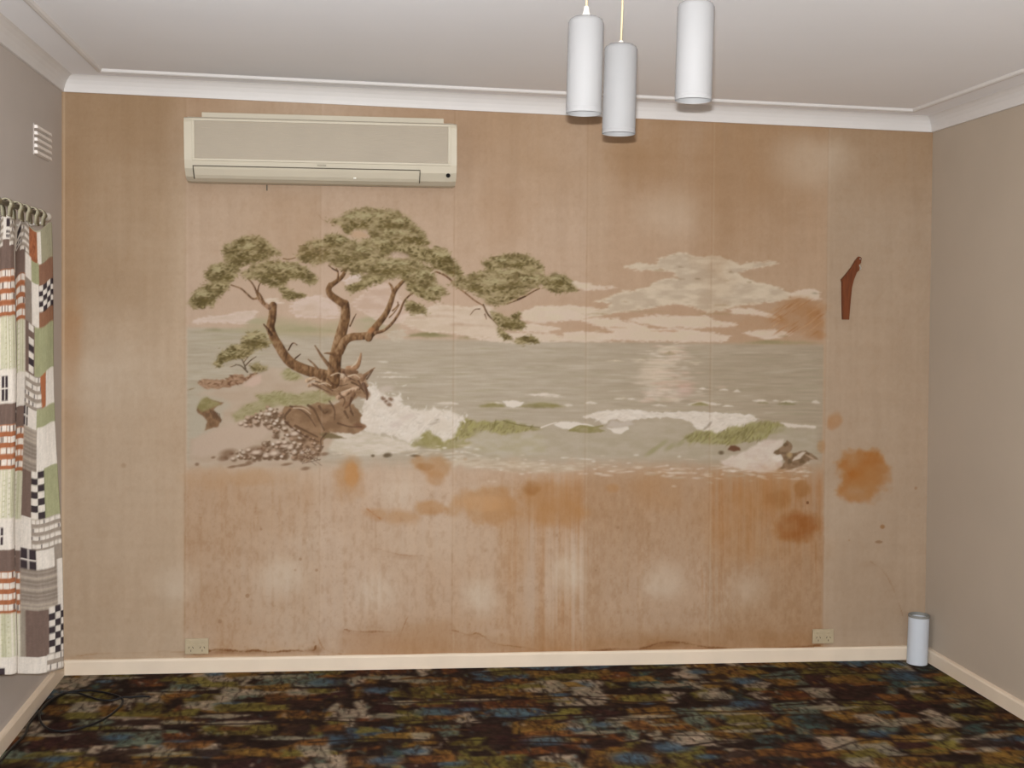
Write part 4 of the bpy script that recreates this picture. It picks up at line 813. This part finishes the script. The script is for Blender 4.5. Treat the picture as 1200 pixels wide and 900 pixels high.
# ---------------------------------------------------------------- wall vent
M_vent = mat('vent_white', (240, 232, 224), .6, 1.)
vt = thing('wall_vent', 'small white louvred air vent set in the lilac side wall above the curtain', 'vent', (0, -.322, 2.03))
box('vent_plate', .0005, .004, -.108, .108, 0, .112, M_lilac, vt)
for k in range(5):
    z = .004 + k * .0225
    pyd('slat', [(x, y, z_) for y in (-.105, .105) for (x, z_) in ((.004, z), (.016, z), (.013, z + .0115), (.004, z + .0115))], [(0, 1, 2, 3), (4, 5, 6, 7), (0, 1, 5, 4), (1, 2, 6, 5), (2, 3, 7, 6), (3, 0, 4, 7)], M_vent, vt)

# ---------------------------------------------------------------- power outlets
M_plate = mat('outlet_plastic_yellowed', (176, 159, 130), .5, 1.)
M_slot = mat('outlet_slot_dark', (70, 60, 46), .7, 1.)
def outlet(x, z, label, w_):
    t = thing('power_outlet', label, 'outlet', (x, -.008, z), group='double power outlets low on the mural wall')
    box('plate', -w_ / 2, w_ / 2, -.010, 0, 0, .064, M_plate, t, .003)
    for s in (-1, 1):
        sw = box('switch', s * w_ * .26 - .006, s * w_ * .26 + .006, -.0145, -.009, .044, .055, M_plate, t, .0015)
        so = box('socket_face', s * w_ * .24 - w_ * .18, s * w_ * .24 + w_ * .18, -.0112, -.0095, .008, .040, M_plate, t)
        for (dx, dz, a) in ((-.008, .028, .5), (.008, .028, -.5), (0, .015, 0)):
            p = box('pin_slot', -.0012, .0012, -.0005, .0005, -.004, .004, M_slot, so); p.location = (s * w_ * .24 + dx, -.0115, dz); p.rotation_euler = (0, a, 0)
outlet(.535, .079, 'yellowed double power outlet below the mural trees, near the curtain', .094)
outlet(3.222, .080, 'yellowed double power outlet near the white tube in the corner', .096)

# ---------------------------------------------------------------- wooden hook on the wall
M_wood = mat('hook_wood_brown', (104, 54, 26), .45, 1., var=.25, vscale=22, stretch=(4, 4, .6))
hk = thing('wooden_hanger_arm', 'dark brown angled wooden hanger arm fixed to the bare wallpaper beside the mural', 'hanger', (3.26, -.004, 1.507))
out = [(3.319, 1.781), (3.327, 1.780), (3.332, 1.774), (3.330, 1.754), (3.321, 1.746), (3.324, 1.723), (3.313, 1.712), (3.301, 1.681), (3.294, 1.649), (3.290, 1.598), (3.286, 1.507), (3.257, 1.507), (3.251, 1.597), (3.248, 1.666), (3.244, 1.680), (3.264, 1.703), (3.289, 1.736), (3.304, 1.763)]
n = len(out); v = [(x - 3.26, y, z - 1.507) for y in (0, -.014) for (x, z) in out]
arm = pyd('arm', v, [tuple(range(n)), tuple(range(2 * n - 1, n - 1, -1))] + [(k, (k + 1) % n, n + (k + 1) % n, n + k) for k in range(n)], M_wood, hk)
bm = bmesh.new(); bm.from_mesh(arm.data); bmesh.ops.bevel(bm, geom=[e for e in bm.edges if all(abs(v.co.y + .014) < 1e-4 for v in e.verts)], offset=.002, segments=2, affect='EDGES'); bm.to_mesh(arm.data); bm.free()
M_steel = mat('steel_hook', (190, 184, 176), .3, 1., metal=.8)
tube('wire_hook', catmull([(.061, -.008, .238), (.067, -.012, .232), (.069, -.014, .224), (.065, -.014, .218)], 5), .0022, M_steel, hk)
lathe('screw', [(.0004, .003), (.003, .0025), (.0036, 0)], M_steel, hk, 12).matrix_local = Matrix.Translation((.064, -.014, .264)) @ Matrix.Rotation(math.radians(90), 4, 'X')

# ---------------------------------------------------------------- tube in the corner
M_tube = mat('tube_pale_grey', (196, 200, 206), .45, 1., var=.03, vscale=5)
M_rim = mat('tube_rim_grey', (130, 128, 122), .6, 1.)
tb = thing('floor_tube', 'short pale grey open tube standing upright on the carpet in the room corner', 'tube', (3.640, -.066, .0))
lathe('tube_wall', [(.041, .003), (.041, 0), (.0445, 0), (.0445, .214), (.041, .214), (.041, .003)], M_tube, tb, 40)
lathe('rim', [(.0405, .205), (.0455, .207), (.046, .214), (.045, .218), (.041, .218), (.0405, .205)], M_rim, tb, 40)

# ---------------------------------------------------------------- cable on the carpet
M_cable = mat('cable_black_rubber', (22, 20, 20), .5, 1.)
pts = [(.05, -2.2, .006), (.035, -1.6, .006), (.03, -1.2, .006), (.034, -.86, .006), (.045, -.72, .006), (.03, -.60, .006), (.035, -.45, .006), (.05, -.33, .007), (.09, -.25, .007), (.15, -.24, .008), (.22, -.27, .008), (.29, -.33, .008), (.312, -.40, .007), (.30, -.50, .006), (.27, -.59, .006), (.22, -.655, .006), (.16, -.685, .006), (.10, -.65, .006),
       (.055, -.56, .011), (.04, -.47, .014), (.045, -.38, .014), (.075, -.29, .014), (.12, -.275, .010), (.17, -.31, .007), (.22, -.355, .007), (.27, -.365, .008), (.305, -.345, .012), (.33, -.335, .008), (.36, -.32, .006), (.40, -.325, .006)]
cb = tube('cable', catmull(pts, 6), .0042, M_cable)
tag(cb, 'thin black cable lying in loose loops on the carpet below the curtain', 'cable')

# ---------------------------------------------------------------- curtain and rod
def paint_curtain():
    C = Canvas(-22, 225, 112, 810, 4, 9)
    WH = (214, 203, 190); BR = (112, 92, 82); DK = (60, 50, 52); RU = (158, 98, 66); GN = (154, 152, 116); GY = (150, 136, 122); CR = (204, 196, 172)
    def R(x0, x1, y0, y1, c): C.poly([(x0, y0), (x1, y0), (x1, y1), (x0, y1)], c, 1, .25)
    def bricks(x0, x1, y0, y1, bg, fg, rows):
        R(x0, x1, y0, y1, bg); h = (y1 - y0) / rows
        for r in range(rows):
            x = x0 - (r % 2) * 4
            while x < x1:
                w_ = 5 + 5 * C.rng.random(); R(max(x, x0) + .5, min(x + w_, x1) - .3, y0 + r * h + 1, y0 + r * h + h * .62, fg); 
                if C.rng.random() < .4: R(max(x, x0), min(max(x, x0) + 1.2, x1), y0 + r * h + 1.5, y0 + r * h + h * .6, DK)
                x += w_
    def checks(x0, x1, y0, y1, n, m):
        w_, h = (x1 - x0) / n, (y1 - y0) / m
        for i in range(n):
            for j in range(m): R(x0 + i * w_, x0 + (i + 1) * w_, y0 + j * h, y0 + (j + 1) * h, WH if (i + j) % 2 == 0 else DK)
    def stripes(x0, x1, y0, y1):
        R(x0, x1, y0, y1, CR); x = x0
        while x < x1:
            R(x, min(x + .8, x1), y0, y1, [GN, (182, 178, 148), WH][int(C.rng.random() * 3)]); x += 1.6 + C.rng.random()
        for k in range(int((y1 - y0) / 3)): R(x0 + 6 + 8 * (k % 2), x0 + 9 + 8 * (k % 2), y0 + k * 3, y0 + k * 3 + 1, (170, 164, 132))
    def bands(x0, x1, y0, y1):
        R(x0, x1, y0, y1, GY); y = y0
        while y < y1: R(x0, x1, y, min(y + 2.6, y1), [(132, 118, 106), (166, 152, 136)][int(C.rng.random() * 2)]); y += 4.5
    def cross(x0, x1, y0, y1):
        R(x0, x1, y0, y1, DK); R((x0 + x1) / 2 - .7, (x0 + x1) / 2 + .7, y0, y1, WH); R(x0, x1, (y0 + y1) / 2 - 1, (y0 + y1) / 2 + 1, WH)
    def motif(ox):
        X = lambda a: a + ox
        R(X(-2), X(80), 225, 272, (168, 160, 136))
        R(X(-1), X(16), 262, 303, WH); R(X(6), X(16), 270, 279, DK); cross(X(6), X(15), 283, 291); R(X(-1), X(15), 293, 303, BR)
        bricks(X(15), X(31), 264, 303, GY, WH, 5); R(X(31), X(45), 268, 307, RU); R(X(45), X(52), 268, 310, WH); R(X(52), X(76), 262, 312, (150, 142, 116))
        for k in range(40): C.dab(X(32 + 12 * C.rng.random()), 270 + 35 * C.rng.random(), .8, 1.6, 0, (120, 70, 48), .6)
        R(X(-1), X(24), 300, 328, BR); R(X(24), X(34), 302, 330, WH); R(X(34), X(47), 304, 330, GN); R(X(47), X(76), 306, 332, (130, 94, 74))
        bricks(X(-1), X(24), 327, 380, RU, WH, 4); R(X(24), X(34), 330, 380, (134, 120, 108)); R(X(34), X(46), 329, 381, WH); checks(X(46), X(76), 331, 362, 4, 5); R(X(46), X(76), 362, 381, (136, 96, 72))
        stripes(X(-1), X(24), 380, 440); R(X(24), X(38), 379, 438, BR); [R(X(29), X(36.5), y, y + 8, WH) for y in (380, 396, 412, 428)]; [R(X(29), X(36.5), y, y + 8, DK) for y in (404, 420)]; R(X(38), X(76), 380, 438, GN)
        R(X(-1), X(24), 440, 480, WH); cross(X(-1), X(9), 448, 476); bricks(X(24), X(76), 438, 478, GY, WH, 4); C.poly([(X(48), 438), (X(58), 434), (X(60), 474), (X(52), 476)], RU, 1, .3); R(X(59), X(76), 434, 478, WH)
        R(X(-1), X(24), 479, 504, BR); cross(X(23), X(29), 478, 500); R(X(29), X(43), 478, 501, WH); R(X(43), X(76), 476, 500, GN)
        bricks(X(-1), X(24), 503, 555, RU, WH, 4); bands(X(24), X(44), 501, 552); R(X(44), X(76), 498, 550, WH)
        stripes(X(-1), X(24), 555, 612); R(X(24), X(37), 551, 608, BR); checks(X(37), X(55), 550, 607, 2, 7); R(X(55), X(78), 548, 608, GN)
        R(X(-1), X(24), 611, 652, WH); cross(X(-1), X(7), 622, 642); R(X(24), X(37), 606, 645, WH); bricks(X(37), X(78), 607, 646, GY, WH, 4)
        R(X(-1), X(24), 648, 674, BR); cross(X(24), X(42), 644, 670); R(X(42), X(64), 645, 669, WH); R(X(64), X(78), 645, 669, GY)
        bricks(X(-1), X(24), 673, 723, RU, WH, 4); bands(X(24), X(68), 668, 718); R(X(67), X(78), 660, 718, WH)
        stripes(X(-1), X(24), 722, 780); R(X(24), X(29), 718, 776, (150, 138, 122)); R(X(29), X(55), 717, 774, BR); checks(X(55), X(79), 715, 771, 3, 7)
        R(X(-1), X(52), 773, 810, WH); R(X(-1), X(9), 785, 795, DK); bricks(X(52), X(80), 771, 795, GY, WH, 2); R(X(52), X(80), 795, 810, WH)
    motif(76); motif(-76 + 52); motif(0)
    C.a *= (1 + .05 * C.noise(1.2, 1.2, 2, 3) + .05 * C.noise(1., 12, 2, 4))[..., None]
    C.a[:] = np.clip(C.a, 15, 240)
    return C
CC = paint_curtain()
M_cloth = mat('curtain_cotton_print', None, .85, CURTAIN_GAIN, 'print', var=.03, vscale=300, bump=.15, bscale=500, spec=.1)
# plan of the folds (x out from the wall, y along it) with the design column of each point
plan = [(.195, -.80, 75), (.160, -.835, 58), (.118, -.862, 41), (.078, -.895, 25), (.045, -.935, 10), (.040, -.985, 0), (.062, -1.04, 76), (.098, -1.07, 52), (.118, -1.095, 25), (.108, -1.118, 18), (.080, -1.120, 6), (.050, -1.130, -6),
        (.034, -1.17, -18), (.05, -1.23, 60), (.08, -1.29, 40), (.10, -1.33, 24), (.09, -1.37, 10), (.06, -1.40, -5), (.035, -1.45, -18), (.05, -1.50, 60), (.09, -1.56, 40), (.11, -1.60, 24), (.09, -1.64, 8), (.05, -1.68, -12)]
sp = np.array(catmull(plan, 13)); 
# catmull would smear the jumps of the design column: interpolate it linearly instead
tt = np.linspace(0, len(plan) - 1, len(sp)); sp[:, 2] = np.interp(tt, range(len(plan)), [p[2] for p in plan])
nv_ = 380; V = np.linspace(0, 1, nv_)[:, None]                 # 0 top, 1 hem
zt = (1.748 + .016 * np.sin(sp[:, 1] * 62 + 1.2))[None, :]; zb = (.262 + np.clip((-.86 - sp[:, 1]) / .22, 0, 1) * .078)[None, :]
Z = zt + (zb - zt) * V
amp = .42 + .58 * np.clip(V, 0, 1)
Xc = .115 + (sp[None, :, 0] - .115) * amp + .004 * np.sin(V * 9 + sp[None, :, 1] * 30)
Xc = np.maximum(Xc, .012); Yc = sp[None, :, 1] + .004 * np.sin(V * 7 + 2) + 0 * Xc
dy = 266 + (793 - 266) * V + 0 * Xc
rgb = CC.sample(sp[None, :, 2] + 0 * Xc, dy)
cur = thing('curtain', 'patchwork print cotton curtain with bricks and checks, drawn back on its rod', 'curtain', (.1, -.9, .262))
sh = np.array((.1, -.9, .262))
cl = grid_mesh('curtain_cloth', np.stack([Xc, Yc, Z], -1) - sh, rgb, M_cloth, cur)
md = cl.modifiers.new('thickness', 'SOLIDIFY'); md.thickness = .0015
M_rod = mat('rod_dull_metal', (120, 112, 100), .35, 1., metal=.6)
M_finial = mat('finial_pale_metal', (206, 198, 186), .3, 1., metal=.4)
M_tab = mat('curtain_tab_grey_green', (158, 150, 126), .85, 1., var=.12, vscale=60)
for k, y in enumerate((-.815, -.90, -1.0, -1.09, -1.20, -1.33, -1.46, -1.60)):
    # each tab is a loop of cloth over the rod
    v, f = [], []; N = 14
    for i in range(N + 1):
        a = math.radians(-65 + (310) * i / N); rr = .0165
        px, pz = .12 + rr * math.cos(a), 1.787 + rr * math.sin(a)
        if i in (0, N): pz -= .022; px = .12 + (.010 if i == 0 else -.010)
        for q, dy_ in enumerate((-.019, .019)): v.append((px - sh[0], y + dy_ * (1.15 - .3 * (pz > 1.79)) - sh[1], pz - sh[2]))
    for i in range(N): f.append((2 * i, 2 * i + 1, 2 * i + 3, 2 * i + 2))
    tbm = pyd('hanging_tab', v, f, M_tab, cur, True); md = tbm.modifiers.new('thickness', 'SOLIDIFY'); md.thickness = .003
rod = thing('curtain_rod', 'thin dull metal curtain rod with knob end carrying the patchwork curtain', 'curtain rod', (.12, -2.3, 1.787))
tube('pole', [(0, -1.0, 0), (0, 0, 0), (0, 1.555, 0)], .008, M_rod, rod, 12)
lathe('finial', [(.0004, .036), (.009, .033), (.014, .024), (.013, .015), (.007, .008), (.010, .003), (.010, -.004), (.008, -.006)], M_finial, rod, 20).matrix_local = Matrix.Translation((0, 1.555, 0)) @ Matrix.Rotation(math.radians(-90), 4, 'X')
for yb in (1.535, -.9):
    tube('bracket', [(-.118, yb, -.035), (-.06, yb, -.034), (-.01, yb, -.024), (0, yb, -.006)], .005, M_finial, rod, 10)
    lathe('bracket_plate', [(.0004, .004), (.018, .004), (.02, 0)], M_finial, rod, 20).matrix_local = Matrix.Translation((-.119, yb, -.035)) @ Matrix.Rotation(math.radians(90), 4, 'Y')
